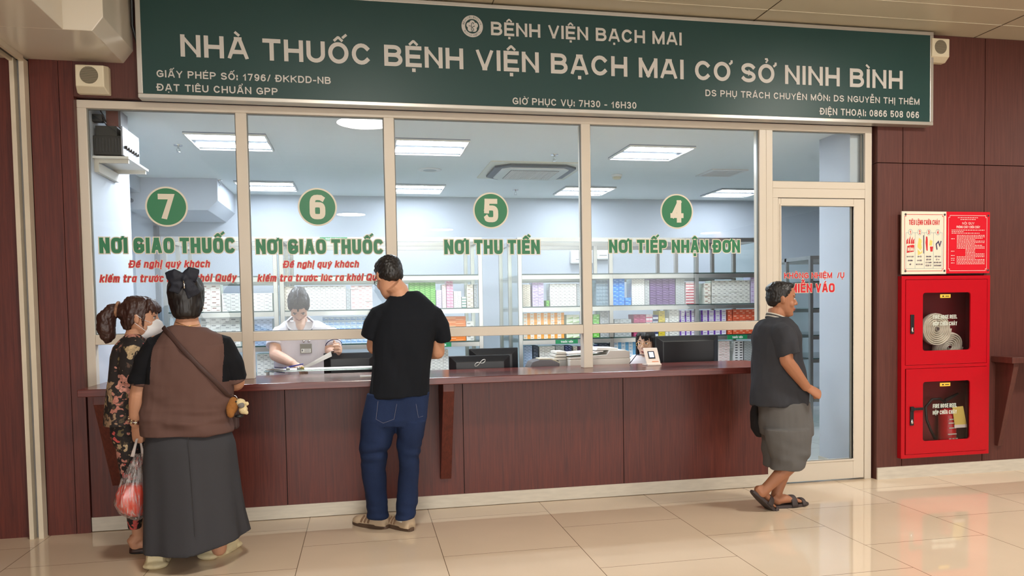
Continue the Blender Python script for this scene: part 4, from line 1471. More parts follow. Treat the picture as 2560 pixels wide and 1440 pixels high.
for (x0, x1, z0, z1), (hx0, hx1, hz0, hz1), words in ((UP, (6.275, 6.711, 1.012, 1.470), (('FIRE HOSE REEL', 6.375, 6.595, 1.262, 1.293), ('HỘP CHỮA CHÁY', 6.375, 6.595, 1.208, 1.239))), (LO, (6.280, 6.712, 0.294, 0.766), (('FIRE HOSE REEL', 6.378, 6.598, 0.552, 0.585), ('HỘP CHỮA CHÁY', 6.378, 6.598, 0.500, 0.531)))):
    p = MB()
    plate_hole(p, x0, x1, z0, z1, hx0, hx1, hz0, hz1, 0.022, -0.064, -0.052)
    d = p.build('door', REDM, t, org)
    p = MB()
    p.face([(hx0 - .01, -0.053, hz0 - .01), (hx1 + .01, -0.053, hz0 - .01), (hx1 + .01, -0.053, hz1 + .01), (hx0 - .01, -0.053, hz1 + .01)])
    p.build('pane', CG, d, org)
    p = MB()
    for s, a, b, c_, e in words:
        write(p, s, a, b, c_, e, wall_put(-0.0545), 0, 0.19, 2.0)
    p.build('lettering', mat('letter_pale', (206, 214, 204), 0.5), d, org)
    p = MB()
    zc = z0 + (z1 - z0) * (0.50 if d.name == 'door' else .5)
    hz = 1.225 if z0 > .5 else 0.5
    p.box(6.162, 6.192, -0.074, -0.0641, hz - .075, hz + .075)
    if z0 < .5:
        p.box(6.192, 6.275, -0.082, -0.0745, hz + .045, hz + .066)
        p.box(6.162, 6.192, -0.0825, -0.0741, hz + .04, hz + .07)
    p.build('handle', BLACK, d, org, bevel=0.002)
    p = MB()
    p.ell((6.177, -0.075, hz - .045), (.011, .004, .019), n=10)
    p.build('lock', CHROME, d, org, smooth=True)
    p = MB()
    mx = (hx0 + hx1) / 2
    p.box(mx - .055, mx + .04, -0.0552, -0.0545, hz1 - .042, hz1 - .014, 0)
    p.box(mx - .035, mx - .02, -0.0556, -0.0551, hz1 - .034, hz1 - .024, 1)
    p.box(mx - .008, mx + .028, -0.0556, -0.0551, hz1 - .032, hz1 - .026, 1)
    p.build('yellow_sticker', [mat('sticker_yellow', (240, 196, 70), 0.5), BLACK], d, org)

HOSE = mat('hose_canvas', (228, 228, 212), 0.8, vary=(30, .08))


def hose_roll(c, r, tilt, label):
    c = V(c)
    th = thing('fire_hose', label, 'fire hose', c, 'rolled hoses')
    R = Matrix.Rotation(tilt, 3, 'X')
    p = MB()
    n = 9
    pts = []
    turns = 7
    for i in range(turns * 28 + 1):
        a = 2 * PI * i / 28
        rr = 0.018 + (r - 0.018) * i / (turns * 28)
        pts.append(c + R @ V((rr * math.cos(a), 0, rr * math.sin(a))))
    p.tube(pts, [(.026, .0068)] * len(pts), side=R @ V((0, 1, 0)), n=8)
    p.build('roll', HOSE, th, c, smooth=True)
    p = MB()
    p.lathe([(.014, -.03), (.016, -.02), (.016, .02)], c, 'y', n=14)
    p.build('coupling', CHROME, th, c)


hose_roll((6.478, 0.045, 1.18), 0.132, 0.0, 'rolled pale canvas hose standing upright in the upper cabinet')
hose_roll((6.63, 0.09, 1.03), 0.13, 0.35, 'second rolled hose lying lower right in the upper cabinet')
org = V((6.6, 0.06, 0.181))
t2 = thing('fire_extinguisher', 'red fire extinguisher with a yellow tag inside the lower cabinet', 'fire extinguisher', org)
p = MB()
p.lathe([(.02, 0.181), (.062, 0.182), (.066, .20), (.066, .47), (.054, .51), (.022, .53)], (6.62, 0.075, 0), n=32)
p.build('cylinder', mat('extinguisher_red', (196, 28, 36), 0.3), t2, org, smooth=True)
p = MB()
p.box(6.60, 6.645, 0.06, 0.09, .528, .57)
p.prism([(6.595, .575), (6.62, .585), (6.72, .64), (6.72, .648), (6.60, .605)], 'y', 0.065, 0.085)
p.box(6.62, 6.70, 0.065, 0.085, .55, .56)
p.build('valve_lever', BLACK, t2, org)
p = MB()
p.tube([(6.60, 0.06, .56), (6.53, 0.05, .61), (6.44, 0.03, .61), (6.38, 0.03, .55), (6.39, 0.03, .45), (6.43, 0.03, .36), (6.47, 0.03, .29)], 0.011, n=10)
p.build('hose', BLACK, t2, org, smooth=True)
p = MB()
for z, w_ in ((.44, .04), (.41, .045), (.37, .04), (.32, .05)):
    p.box(6.62 - w_, 6.62 + w_ * .6, 0.004, 0.0085, z, z + .008)
for k in range(3):
    p.box(6.58 + k * .03, 6.60 + k * .03, 0.004, 0.009, .26, .29)
o = p.build('print', mat('letter_pale', (206, 214, 204)), t2, org)
p = MB()
p.face([(6.60, -0.004, .545), (6.70, -0.004, .55), (6.735, -0.004, .40), (6.625, -0.004, .385)])
p.box(6.62, 6.735, -0.006, -0.003, .375, .40, 1)
p.build('tag', [mat('tag_yellow', (222, 206, 110), 0.5), WPLAS], t2, org)

# two acrylic notices
NY = -0.062
org = V((6.28, -0.04, 1.62))
t = thing('fire_notice', 'cream fire-drill notice with red heading and four numbered pictures, above the red cabinet', 'notice board', org)
CRP = mat('notice_cream', (232, 224, 204), 0.12)
NR = mat('notice_red', (206, 44, 48), 0.4)
NB = mat('notice_blue', (96, 140, 160), 0.5)
NK = mat('notice_ink', (64, 60, 92), 0.5)
NX0, NXM, NX1, NZ0, NZ1 = 6.086, 6.484, 6.884, 1.617, 2.107
p = MB().box(NX0, NXM, NY, -0.05, NZ0, NZ1)
p.build('board', CRP, t, org)
L_, H_ = NXM - NX0, NZ1 - NZ0


def n1(a, b):
    return V((NX0 + a * L_, NY - 0.0008, NZ0 + b * H_))


p = MB()
strip(p, [(.06, .08), (.09, .08), (.09, .05), (.91, .05), (.91, .08), (.94, .08), (.94, .92), (.91, .92), (.91, .95), (.09, .95), (.09, .92), (.06, .92), (.06, .08)], .004, n1, 0)
write(p, 'TIÊU LỆNH CHỮA CHÁY', .155, .85, .785, .865, n1, 0, 0.17, 3.4, 0.2)
p.build('red_print', NR, t, org)
p = MB()
for k in range(5):
    x = .09 + k * .205
    strip(p, [(x, .09), (x, .66)], .0025, n1, 0)
for z in (.09, .66):
    strip(p, [(.09, z), (.91, z)], .002, n1, 0)
for k in range(4):
    cx = .19 + .205 * k
    strip(p, [(cx + .045 * math.cos(q / 24 * 2 * PI), .67 + .045 * math.sin(q / 24 * 2 * PI)) for q in range(25)], .003, n1, 0)
p.build('blue_lines', NB, t, org)
p = MB()
for k in range(4):
    cx = .19 + .205 * k
    n1b = lambda a, b: V((NX0 + a * L_, NY - 0.0012, NZ0 + b * H_))
    p.face([n1b(cx + .042 * math.cos(q / 24 * 2 * PI), .67 + .042 * math.sin(q / 24 * 2 * PI)) for q in range(24)], 0)
    n1c = lambda a, b: V((NX0 + a * L_, NY - 0.0016, NZ0 + b * H_))
    write(p, str(k + 1), cx - .018, cx + .018, .64, .70, n1c, 1, 0.22, 2.0)
p.build('numbers', [CRP, NR], t, org)
p = MB()
p.face([n1(*q) for q in ((.11, .34), (.27, .36), (.28, .46), (.25, .47), (.12, .45))], 0)
for x, h in ((.12, .58), (.17, .62), (.22, .60), (.26, .57)):
    p.face([n1(x - .02, .48), n1(x + .02, .49), n1(x + .015, .53), n1(x + .025, h), n1(x - .015, .54)], 0)
n1d = lambda a, b: V((NX0 + a * L_, NY - 0.0014, NZ0 + b * H_))
write(p, 'ĐỘNG', .13, .265, .37, .425, n1d, 3, 0.2, 2.0)
p.face([n1(*q) for q in ((.36, .30), (.46, .34), (.44, .55), (.38, .58), (.35, .45))], 1)
strip(p, [(.34, .42), (.42, .36), (.46, .42), (.44, .5)], .012, n1d, 3)
strip(p, [(.49, .33), (.485, .62)], .008, n1d, 2)
p.face([n1(*q) for q in ((.55, .38), (.58, .37), (.58, .55), (.57, .6), (.54, .6), (.53, .5))], 0)
p.face([n1(*q) for q in ((.64, .36), (.69, .36), (.70, .44), (.63, .44))], 0)
p.face([n1(*q) for q in ((.61, .46), (.67, .45), (.69, .53), (.63, .55))], 1)
strip(p, [(.79, .39), (.77, .48), (.82, .52), (.85, .45), (.88, .53)], .012, n1d, 2)
p.build('pictures', [NR, mat('notice_yellow', (226, 206, 110)), NK, CRP], t, org)
p = MB()
for k, ls in enumerate((('KHI XẢY CHÁY', 'BÁO ĐỘNG', 'GẤP'), ('CÚP CẦU', 'DAO ĐIỆN', 'NƠI XẢY CHÁY'), ('DÙNG BÌNH', 'CHỮA CHÁY', 'CÁT VÀ NƯỚC', 'ĐỂ DẬP TẮT'), ('ĐIỆN THOẠI', 'SỐ 114', 'ĐỘI CHỮA CHÁY', 'CHUYÊN NGHIỆP'))):
    cx = .19 + .205 * k
    for i, s in enumerate(ls):
        hw = min(.0065 * len(s), .085)
        z = .268 - i * (.048 if len(ls) == 4 else .062)
        write(p, s, cx - hw, cx + hw, z, z + .024, n1, 0, 0.17, 2.0)
p.build('black_print', NK, t, org)
for a, b in ((.075, .95), (.985, .95), (.075, .05), (.985, .05)):
    q = MB()
    q.lathe([(.009, -0.0665), (.009, -0.0625)], (NX0 + a * L_ - (.012 if a > .9 else 0), 0, NZ0 + b * H_), 'y', n=16)
    q.build('screw_cap', CHROME, t, org)
org = V((6.69, -0.04, 1.62))
t = thing('fire_notice', 'red fire-regulation notice covered in small pale lines, above the red cabinet', 'notice board', org)
p = MB().box(NXM + .0005, NX1, NY, -0.05, NZ0 + .004, NZ1)
p.build('board', mat('notice_board_red', (214, 34, 48), 0.12), t, org)


def n2(a, b):
    return V((NXM + a * (NX1 - NXM), NY - 0.0008, NZ0 + b * H_))


NP = mat('notice_pale', (240, 196, 190), 0.4)
p = MB()
strip(p, [(.05, .08), (.08, .08), (.08, .05), (.90, .05), (.90, .08), (.93, .08), (.93, .91), (.90, .91), (.90, .94), (.08, .94), (.08, .91), (.05, .91), (.05, .08)], .004, n2, 0)
write(p, 'NỘI QUY', .36, .64, .795, .835, n2, 0, 0.18, 2.0)
write(p, 'PHÒNG CHÁY CHỮA CHÁY', .23, .77, .735, .775, n2, 0, 0.2, 3.4)
p.build('heading', NP, t, org)
p = MB()
random.seed(3)
rows = [(.26, .72, .90), (.32, .68, .87), (.12, .88, .70), (.12, .4, .675), (.12, .76, .65)] + [(.24 + (.2 if 9 < i < 15 else 0), .88 - random.choice((0, 0, .05, .22)), .615 - i * .023) for i in range(21)] + [(.11, .19, z) for z in (.56, .36, .29, .245, .215, .17)]
for a, b, z in rows:
    x = a
    while x < b:
        l = random.uniform(.015, .05)
        p.face([n2(x, z), n2(min(x + l, b), z), n2(min(x + l, b), z + .011), n2(x, z + .011)])
        x += l + .012
p.build('small_print', NP, t, org)
for a, b in ((.955, .94), (.955, .055)):
    q = MB()
    q.lathe([(.009, -0.0665), (.009, -0.0625)], (NXM + a * (NX1 - NXM), 0, NZ0 + b * H_), 'y', n=16)
    q.build('screw_cap', CHROME, t, org)
# ---------------------------------------------------------------- people
SKIN = mat('skin', (198, 146, 116), 0.55, vary=(14, .05))
SKINP = mat('skin_pale', (218, 176, 152), 0.55, vary=(14, .05))
SKINT = mat('skin_tan', (166, 112, 82), 0.55, vary=(14, .05))
LIP = mat('lips', (168, 92, 86), 0.5)
HAIR = mat('hair_black', (24, 20, 20), 0.45, bump=(60, .35), stretch=(1, 1, .25))
HAIRB = mat('hair_brown', (58, 34, 28), 0.42, bump=(60, .35), stretch=(1, 1, .25))
HAIRG = mat('hair_dark_grey', (44, 42, 44), 0.5, bump=(60, .35), stretch=(1, 1, .25))
EYEW = mat('eye_white', (226, 220, 214), 0.3)
EYED = mat('eye_dark', (28, 20, 18), 0.25)
XAX, YAX, ZAX = V((1, 0, 0)), V((0, 1, 0)), V((0, 0, 1))


def rot(yaw, pitch=0.0, roll=0.0):
    d = math.radians
    return Matrix.Rotation(d(yaw), 3, 'Z') @ Matrix.Rotation(d(pitch), 3, 'X') @ Matrix.Rotation(d(roll), 3, 'Y')


HEADS = ((-.118, .046, .020, .018), (-.108, .040, .036, .034), (-.085, .030, .050, .052), (-.055, .018, .059, .070), (-.02, .006, .067, .083), (.02, .000, .071, .091), (.05, -.004, .073, .095), (.075, -.007, .0715, .093), (.098, -.010, .062, .080), (.112, -.012, .044, .058), (.119, -.014, .020, .028))


def head(mb, C, R, s=1.0, ears=True):
    "skull, jaw, nose, lips, brow and ears; returns the map from head axes to the place"
    def T(x, y, z):
        return C + R @ V((x * s, y * s, z * s))
    rs = []
    n = 24
    for z, cy, rx, ry in HEADS:
        ring = []
        for i in range(n):
            a = 2 * PI * i / n
            ring.append(T(rx * math.copysign(abs(math.cos(a)) ** .9, math.cos(a)), cy + ry * math.copysign(abs(math.sin(a)) ** .92, math.sin(a)), z))
        rs.append(ring)
    mb.rings(rs)
    mb.tube([T(0, .078, .028), T(0, .092, .0), T(0, .103, -.024)], [.009 * s, .0105 * s, .0135 * s], side=R @ XAX, n=10, round_=True)
    for k in (-1, 1):
        mb.ell(T(k * .013, .091, -.028), (.009 * s, .010 * s, .008 * s), R, 8)
        mb.ell(T(k * .030, .077, .034), (.026 * s, .012 * s, .009 * s), R, 8)
        mb.ell(T(k * .040, .058, -.03), (.024 * s, .022 * s, .026 * s), R, 8)
        if ears:
            mb.ell(T(k * .074, -.008, .002), (.010 * s, .019 * s, .032 * s), R @ rot(0, 12, 0) @ rot(k * -22), 10)
    mb.ell(T(0, .084, -.058), (.021 * s, .012 * s, .008 * s), R, 8)
    mb.ell(T(0, .081, -.070), (.018 * s, .011 * s, .008 * s), R, 8)
    mb.ell(T(0, .070, -.098), (.022 * s, .018 * s, .018 * s), R, 8)
    return T


def face_parts(t, org, T, R, s=1.0, brow=HAIR, lips=True, gaze=0.0, lids=0.6):
    for k in (-1, 1):
        p = MB()
        p.ell(T(k * .031, .0805, .010), (.0145 * s, .006 * s, .0075 * s * lids / .6), R, 10)
        e = p.build('eye', EYEW, t, org, smooth=True)
        p = MB()
        p.ell(T(k * .031 + gaze, .0838, .010), (.0062 * s, .0035 * s, .0066 * s), R, 8)
        p.build('iris', EYED, e, org, smooth=True)
        p = MB()
        p.tube([T(k * .046, .0765, .016), T(k * .031, .0865, .0195), T(k * .017, .085, .0135)], [.0016 * s, .0026 * s, .0016 * s], side=R @ YAX, n=6)
        p.tube([T(k * .051, .070, .030), T(k * .036, .0865, .0385), T(k * .016, .0895, .034)], [(.0022 * s, .0030 * s), (.003 * s, .0048 * s), (.002 * s, .004 * s)], side=R @ YAX, n=8, round_=True)
        p.build('eyebrow', brow, t, org, smooth=True)
    if lips:
        p = MB()
        p.tube([T(-.022, .0845, -.0635), T(-.008, .0945, -.0595), T(0, .0955, -.0615), T(.008, .0945, -.0595), T(.022, .0845, -.0635)], [(.003 * s, .002 * s), (.004 * s, .005 * s), (.004 * s, .0045 * s), (.004 * s, .005 * s), (.003 * s, .002 * s)], side=R @ YAX, n=8)
        p.tube([T(-.020, .0845, -.0655), T(0, .0925, -.0710), T(.020, .0845, -.0655)], [(.003 * s, .002 * s), (.004 * s, .006 * s), (.003 * s, .002 * s)], side=R @ YAX, n=8)
        p.build('mouth', LIP, t, org, smooth=True)


def hand(mb, W, f, n, right, curl=(30, 35, 30), s=1.0, thumb=(0.6, 0.35, 0.5), spread=4.0):
    "palm, four fingers that bend towards n, thumb from the side of the palm; f: wrist to knuckles"
    f = f.normalized()
    n = (n - f * n.dot(f)).normalized()
    l = f.cross(n) * (1 if right else -1)          # thumb side
    mb.tube([W - f * .02 * s, W + f * .02 * s, W + f * .05 * s, W + f * .088 * s], [(.024 * s, .019 * s), (.032 * s, .017 * s), (.040 * s, .016 * s), (.039 * s, .013 * s)], side=l, n=14, round_=True)
    for i, (o, L, r) in enumerate(((.0285, .070, .0088), (.0095, .078, .0092), (-.0095, .072, .0088), (-.0275, .056, .0078))):
        b = W + f * (.086 - abs(i - 1.2) * .005) * s + l * o * s
        pts = [b]
        d = (f + l * math.radians(spread * (1.5 - i)) * .9).normalized()
        ax = n.cross(d) if False else d.cross(n)
        for k, q in enumerate((.46, .31, .23)):
            d = (Matrix.Rotation(math.radians(curl[k] * (1 + .07 * i)), 3, ax.normalized()) @ d).normalized()
            pts.append(pts[-1] + d * L * q * s)
        mb.tube(pts, [r * s, r * .97 * s, r * .9 * s, r * .78 * s], side=l, n=10, round_=True)
    b = W + f * .022 * s + l * .026 * s + n * .004 * s
    d1 = (f * thumb[0] + l * .75 + n * thumb[1]).normalized()
    d2 = (f * (thumb[0] + .35) + l * .25 + n * (thumb[1] + thumb[2])).normalized()
    d3 = (f * (thumb[0] + .5) - l * .05 + n * (thumb[1] + thumb[2] * 1.3)).normalized()
    p1 = b + d1 * .036 * s
    p2 = p1 + d2 * .032 * s
    mb.tube([b - d1 * .012 * s, p1, p2, p2 + d3 * .025 * s], [.0145 * s, .0115 * s, .0102 * s, .0085 * s], side=f, n=10, round_=True)


def arm(mb, S, E, Wr, r=(.052, .043, .040, .028), s=1.0):
    m1 = S.lerp(E, .5)
    m2 = E.lerp(Wr, .3)
    mb.tube([S.lerp(E, -.1), S.lerp(E, .3)], [r[0] * .45 * s, r[0] * .7 * s], n=12, round_=True)
    mb.tube([S.lerp(E, .3), m1, E], [r[0] * .92 * s, r[0] * .94 * s, r[1] * s], n=14, round_=True)
    mb.tube([E, m2, E.lerp(Wr, .7), Wr], [r[1] * s, r[2] * 1.04 * s, r[2] * .86 * s, (r[3] * 1.05 * s, r[3] * .9 * s)], n=14, round_=True)


def leg(mb, H, K, A, r=(.085, .06, .052, .036)):
    mb.tube([H, H.lerp(K, .5), K], [r[0], r[0] * .88, r[1]], n=16, round_=True)
    mb.tube([K, K.lerp(A, .35), K.lerp(A, .75), A], [r[1], r[2] * 1.06, r[2] * .78, r[3]], n=16, round_=True)


def foot(mb, A, heel, toe, w=.042):
    d = (toe - heel).normalized()
    up = (ZAX - d * d.z).normalized()
    mb.tube([A, A.lerp(heel + up * .04, .6), heel + d * .035 + up * .028], [.036, .038, .034], n=12, round_=True)
    mb.tube([heel + d * .03 + up * .030, heel.lerp(toe, .4) + up * .036, heel.lerp(toe, .72) + up * .022, heel.lerp(toe, .9) + up * .014], [(w * .8, .028), (w * .88, .032), (w, .020), (w * .86, .013)], side=d.cross(up), n=14, round_=True)
    sd = d.cross(up)
    for i, o in enumerate((-1, -.5, 0, .45, .85)):
        b = heel.lerp(toe, .86) + sd * o * w * .72 + up * .013
        mb.tube([b, b + d * (.045 - .006 * abs(o + .3))], [.0105 if i else .0105, .009], n=8, round_=True)


def sec(u0, u1, v, y, ry):
    a, b = at(u0, v, y), at(u1, v, y)
    return ((a + b) / 2, (b - a).length / 2, ry)


def skin_build(mb, t, org, mats, name='body', voxel=0.0045, smooth=4, zone=None):
    me = remesh(mb, org, voxel, smooth)
    if zone:
        zones(me, zone)
    return place(name, me, mats, t, None, True)


def cloth(mb, t, org, mats, name, voxel=0.007, smooth=5, wr=None, zone=None):
    me = remesh(mb, org, voxel, smooth, wr)
    if zone:
        zones(me, zone)
    return place(name, me, mats, t, None, True)


def shoe_shape(heel, toe, w, h_heel, h_toe, ankle_h, mb_u, mb_s, sole_h=.028, up=ZAX, open_back=False):
    "upper and sole of a shoe from heel to toe"
    d = (toe - heel)
    L = d.length
    d = d.normalized()
    up = (up - d * d.dot(up)).normalized()
    sd = d.cross(up)
    outl = []
    n = 28
    for i in range(n):
        a = 2 * PI * i / n
        x = .5 - .5 * math.cos(a)
        ww = w * (.78 + .22 * math.sin(PI * min(max(x * 1.1 - .1, 0), 1) * .9)) * (abs(math.sin(a)) ** .55)
        outl.append((x * L, math.copysign(ww, math.sin(a))))
    for mb, z0, z1, k in ((mb_s, 0.0, sole_h, 1.0),):
        rs = []
        for z, q in ((z0, .95), (z0 + .004, 1.0), (z1 - .004, 1.0), (z1, .97)):
            rs.append([heel + d * ((x - L / 2) * q + L / 2) + sd * y * q + up * z for x, y in outl])
        mb.rings(rs)
    prof = [(.02, .62, h_heel * .9), (.12, .80, h_heel), (.3, .84, h_heel * .96), (.45, .86, (h_heel + h_toe) / 2 * 1.02), (.62, .92, h_toe * 1.12), (.8, .90, h_toe * .9), (.93, .66, h_toe * .62), (.985, .35, h_toe * .4)]
    rs = []
    for x, ww, hh in prof:
        c = heel + d * x * L + up * (sole_h - .004)
        rs.append([c + sd * (w * ww * math.copysign(abs(math.cos(a)) ** .8, math.cos(a))) + up * (hh * max(math.sin(a), -.02)) for a in [2 * PI * i / 24 for i in range(24)]])
    mb_u.rings(rs)
    return d, sd, up, L


def hair_cap(mb, T, s, R, grow=.010, front=.062, low=-.05, back=.0):
    "hair over the crown and the back of the skull"
    rs = []
    n = 26
    for z, cy, rx, ry in ((low - .018, -.030, .030, .034), (low - .008, -.030, .050, .054), (low + .008, -.028, .060, .066), (low * .5, -.020, .070, .078), (.0, -.016, .074, .086), (.03, -.014, .077, .090), (.06, -.010, .0785, .092), (.085, -.011, .074, .088), (.105, -.013, .062, .074), (.120, -.014, .045, .055), (.129, -.015, .02, .026)):
        ring = []
        for i in range(n):
            a = 2 * PI * i / n
            x = (rx + grow * .4) * math.cos(a)
            y = cy + (ry + grow * .5) * math.sin(a)
            lim = front if z > .055 else (front - (.055 - z) * 1.1)
            if z < .075:
                y = min(y, max(lim, -.05) - .35 * abs(x) * 0)
            ring.append(T(x, y, z + (grow * .3 if z > .1 else 0)))
        rs.append(ring)
    mb.rings(rs)


# ================================================================= man in black T-shirt and jeans
def man_black():
    org = V((2.16, -0.45, 0))
    t = thing('person', 'man in a black T-shirt, blue jeans and glasses standing at the counter, head bowed', 'person', org)
    Y = -0.56
    b = MB()
    R = rot(24, -26, 4)
    C = at(973, 694, Y + .03)
    T = head(b, C, R, 1.0)
    b.tube([at(1004, 752, Y - .01), at(996, 725, Y), C + R @ V((0, -.03, -.06))], [.066, .060, .056], n=16)
    b.loft([sec(940, 1062, 1010, -.53, .10), sec(945, 1062, 900, Y, .105), sec(955, 1090, 790, Y, .105), sec(975, 1070, 750, Y, .07)])
    SL, SR = at(952, 785, Y), at(1086, 788, Y)
    EL, WL = at(936, 866, Y + .06), at(972, 872, Y + .30)
    ER, WR = at(1094, 880, Y + .06), at(1062, 884, Y + .27)
    arm(b, SL, EL, WL, (.056, .050, .047, .030))
    arm(b, SR, ER, WR, (.054, .046, .042, .029))
    hand(b, WL + (WL - EL).normalized() * .02, WL - EL + V((.05, 0, .02)), V((.6, .2, -.6)), False, (35, 40, 30))
    hand(b, WR + (WR - ER).normalized() * .02, WR - ER, V((-.6, .2, -.5)), True, (35, 40, 30))
    HL, KL, AL = at(945, 1030, -.53), at(938, 1130, -.50), at(947, 1262, -.425)
    HR, KR, AR = at(1028, 1030, -.55), at(1024, 1140, -.54), at(1014, 1275, -.50)
    leg(b, HL, KL, AL, (.07, .045, .042, .033))
    leg(b, HR, KR, AR, (.07, .045, .042, .033))
    skin_build(b, t, org, SKIN)
    face_parts(t, org, T, R)
    # hair: longer on top, short at nape and sides
    p = MB()
    hair_cap(p, T, 1, R, .010, .072, -.035)
    p.ell(T(0, .035, .105), (.066, .058, .030), R)
    p.ell(T(-.01, .075, .088), (.050, .025, .022), R)
    p.ell(T(0, -.066, .058), (.058, .036, .05), R)
    me = remesh(p, org, .005, 3, lambda q: .0035 * noise.noise(q * 70) + .003 * noise.noise(V((q.x * 160, q.y * 160, q.z * 40))))
    place('hair', me, [HAIR], t, None, True)
    # glasses
    g = MB()
    for k in (-1, 1):
        g.tube([T(k * .033 + .024 * math.cos(a), .098, .006 + .019 * math.sin(a)) for a in [2 * PI * i / 18 for i in range(19)]], .0018, side=R @ YAX, n=6)
        g.tube([T(k * .057, .096, .010), T(k * .074, .06, .012), T(k * .078, .0, .014)], .0018, n=6)
    g.tube([T(-.010, .099, .010), T(.010, .099, .010)], .0016, n=6)
    g.build('glasses', BLACK, t, org, smooth=True)
    # T-shirt
    TEE = mat('tee_black', (22, 25, 31), 0.9, bump=(500, .12), spec=0.2)
    c = MB()
    c.loft([sec(922, 1073, 990, Y + .02, .135), sec(926, 1075, 950, Y + .01, .135), sec(930, 1079, 900, Y, .135), sec(932, 1086, 850, Y - .01, .135), sec(938, 1098, 800, Y - .015, .128), sec(946, 1096, 777, Y - .01, .112), sec(960, 1082, 757, Y - .005, .096), sec(972, 1064, 742, Y, .080), sec(984, 1052, 732, Y + .005, .066), sec(992, 1045, 727, Y + .01, .054)], 2.3)
    c.tube([at(972, 772, Y), at(952, 788, Y), at(936, 815, Y + .02), at(928, 843, Y + .035)], [(.05, .06), (.072, .084), (.068, .088), (.064, .085)], side=XAX, n=20)
    c.tube([at(1066, 772, Y), at(1082, 788, Y), at(1099, 815, Y + .02), at(1107, 850, Y + .035)], [(.05, .06), (.068, .084), (.062, .088), (.054, .088)], side=XAX, n=20)
    f1 = folds(8, 8, 3.2, .017, 3)

    def wr(q):
        k = max(0.0, 1 - abs(q.z - .94) / .35)
        return f1(q) * (0.35 + .9 * k)
    cloth(c, t, org, TEE, 'tshirt', .007, 5, wr)
    # jeans
    JN = mat('denim', (30, 44, 76), 0.85, vary=(5, .22), bump=(300, .25), stretch=(1, 1, .6), spec=.2)
    c = MB()
    c.loft([sec(916, 1074, 980, Y + .02, .115), sec(910, 1072, 1010, Y + .02, .125), sec(903, 1069, 1045, Y + .02, .13), sec(902, 1064, 1062, Y + .02, .115)], 2.6)
    c.loft([sec(902, 1000, 1050, -.535, .12), sec(900, 985, 1090, -.525, .105), sec(900, 972, 1120, -.515, .095), sec(904, 963, 1175, -.475, .085), sec(911, 967, 1226, -.44, .08), sec(916, 970, 1262, -.42, .078), sec(920, 971, 1292, -.415, .076)], 2.2)
    c.loft([sec(985, 1067, 1050, -.55, .115), sec(992, 1058, 1090, -.545, .10), sec(993, 1051, 1120, -.54, .092), sec(997, 1048, 1175, -.52, .084), sec(995, 1046, 1226, -.505, .08), sec(990, 1042, 1265, -.495, .078), sec(989, 1038, 1296, -.49, .076)], 2.2)

    def wj(q):
        low = max(0.0, 1 - q.z / .26)
        knee = max(0.0, 1 - abs(q.z - .52) / .14)
        return .020 * low * noise.noise(V((q.x * 6, q.y * 6, q.z * 26))) + .016 * knee * noise.noise(V((q.x * 8, q.y * 8, q.z * 22 + 5))) + .008 * noise.noise(V((q.x * 9, q.y * 9, q.z * 7)))
    j = cloth(c, t, org, JN, 'jeans', .006, 4, wj)
    ST = mat('denim_stitch', (92, 96, 116), .8)
    p = MB()
    bk = lambda u, v: at(u, v, Y - .128)
    for q in (((945, 1003), (940, 1048), (958, 1058), (985, 1048), (992, 1010)), ((1040, 1010), (1046, 1044), (1058, 1040))):
        p.tube([bk(*a) for a in q], .0016, n=5)
    p.build('pocket_stitching', ST, j, org)
    # trainers
    SUE = mat('trainer_beige', (200, 178, 150), .75, bump=(250, .1))
    TWH = mat('trainer_white', (226, 222, 212), .6)
    GUM = mat('gum_sole', (84, 64, 50), .5)
    for hu, hv, tu, tv in ((971, 1322, 884, 1309), (1031, 1329, 976, 1313)):
        hl, to = floor_at(hu, hv), floor_at(tu, tv)
        L = (to - hl)
        to = hl + L.normalized() * .285
        u, s_ = MB(), MB()
        d, sd, up, LL = shoe_shape(hl, to, .050, .088, .052, .08, u, s_, .026)
        s0 = thing('x', '', '') if False else None
        o = u.build('trainer', [SUE], t, org, smooth=True)
        s_.build('sole', GUM, o, org, smooth=False)
        q = MB()
        for k in range(3):
            x = .40 + .10 * k
            for sg in (-1, 1):
                hh = (.078, .070, .064)[k]
                a0 = hl + d * (x + .05) * LL + sd * sg * .0485 + up * .034
                a1 = hl + d * (x - .02) * LL + sd * sg * .030 + up * (.022 + hh * .84)
                q.tube([a0, a0.lerp(a1, .5) + sd * sg * .006, a1], [(.0075, .0022)] * 3, side=d, n=6)
        q.build('stripes', mat('trainer_stripe', (128, 100, 78), .7), o, org)
        q = MB()
        q.tube([hl + d * .05 + up * .085, hl + d * .05 + up * .115], [(.04, .044), (.038, .042)], side=sd, n=18)
        q.tube([hl + d * .20 * LL + up * .07, hl + d * .42 * LL + up * .062], [(.044, .03), (.042, .026)], side=sd, n=14)
        q.build('collar', TWH, o, org, smooth=True)
        q = MB()
        for k in range(4):
            x = .46 + .06 * k
            q.tube([hl + d * x * LL - sd * .022 + up * (.098 - .011 * k), hl + d * x * LL + up * (.104 - .0115 * k), hl + d * x * LL + sd * .022 + up * (.098 - .011 * k)], .003, n=6)
        q.build('laces', TWH, o, org)


man_black()


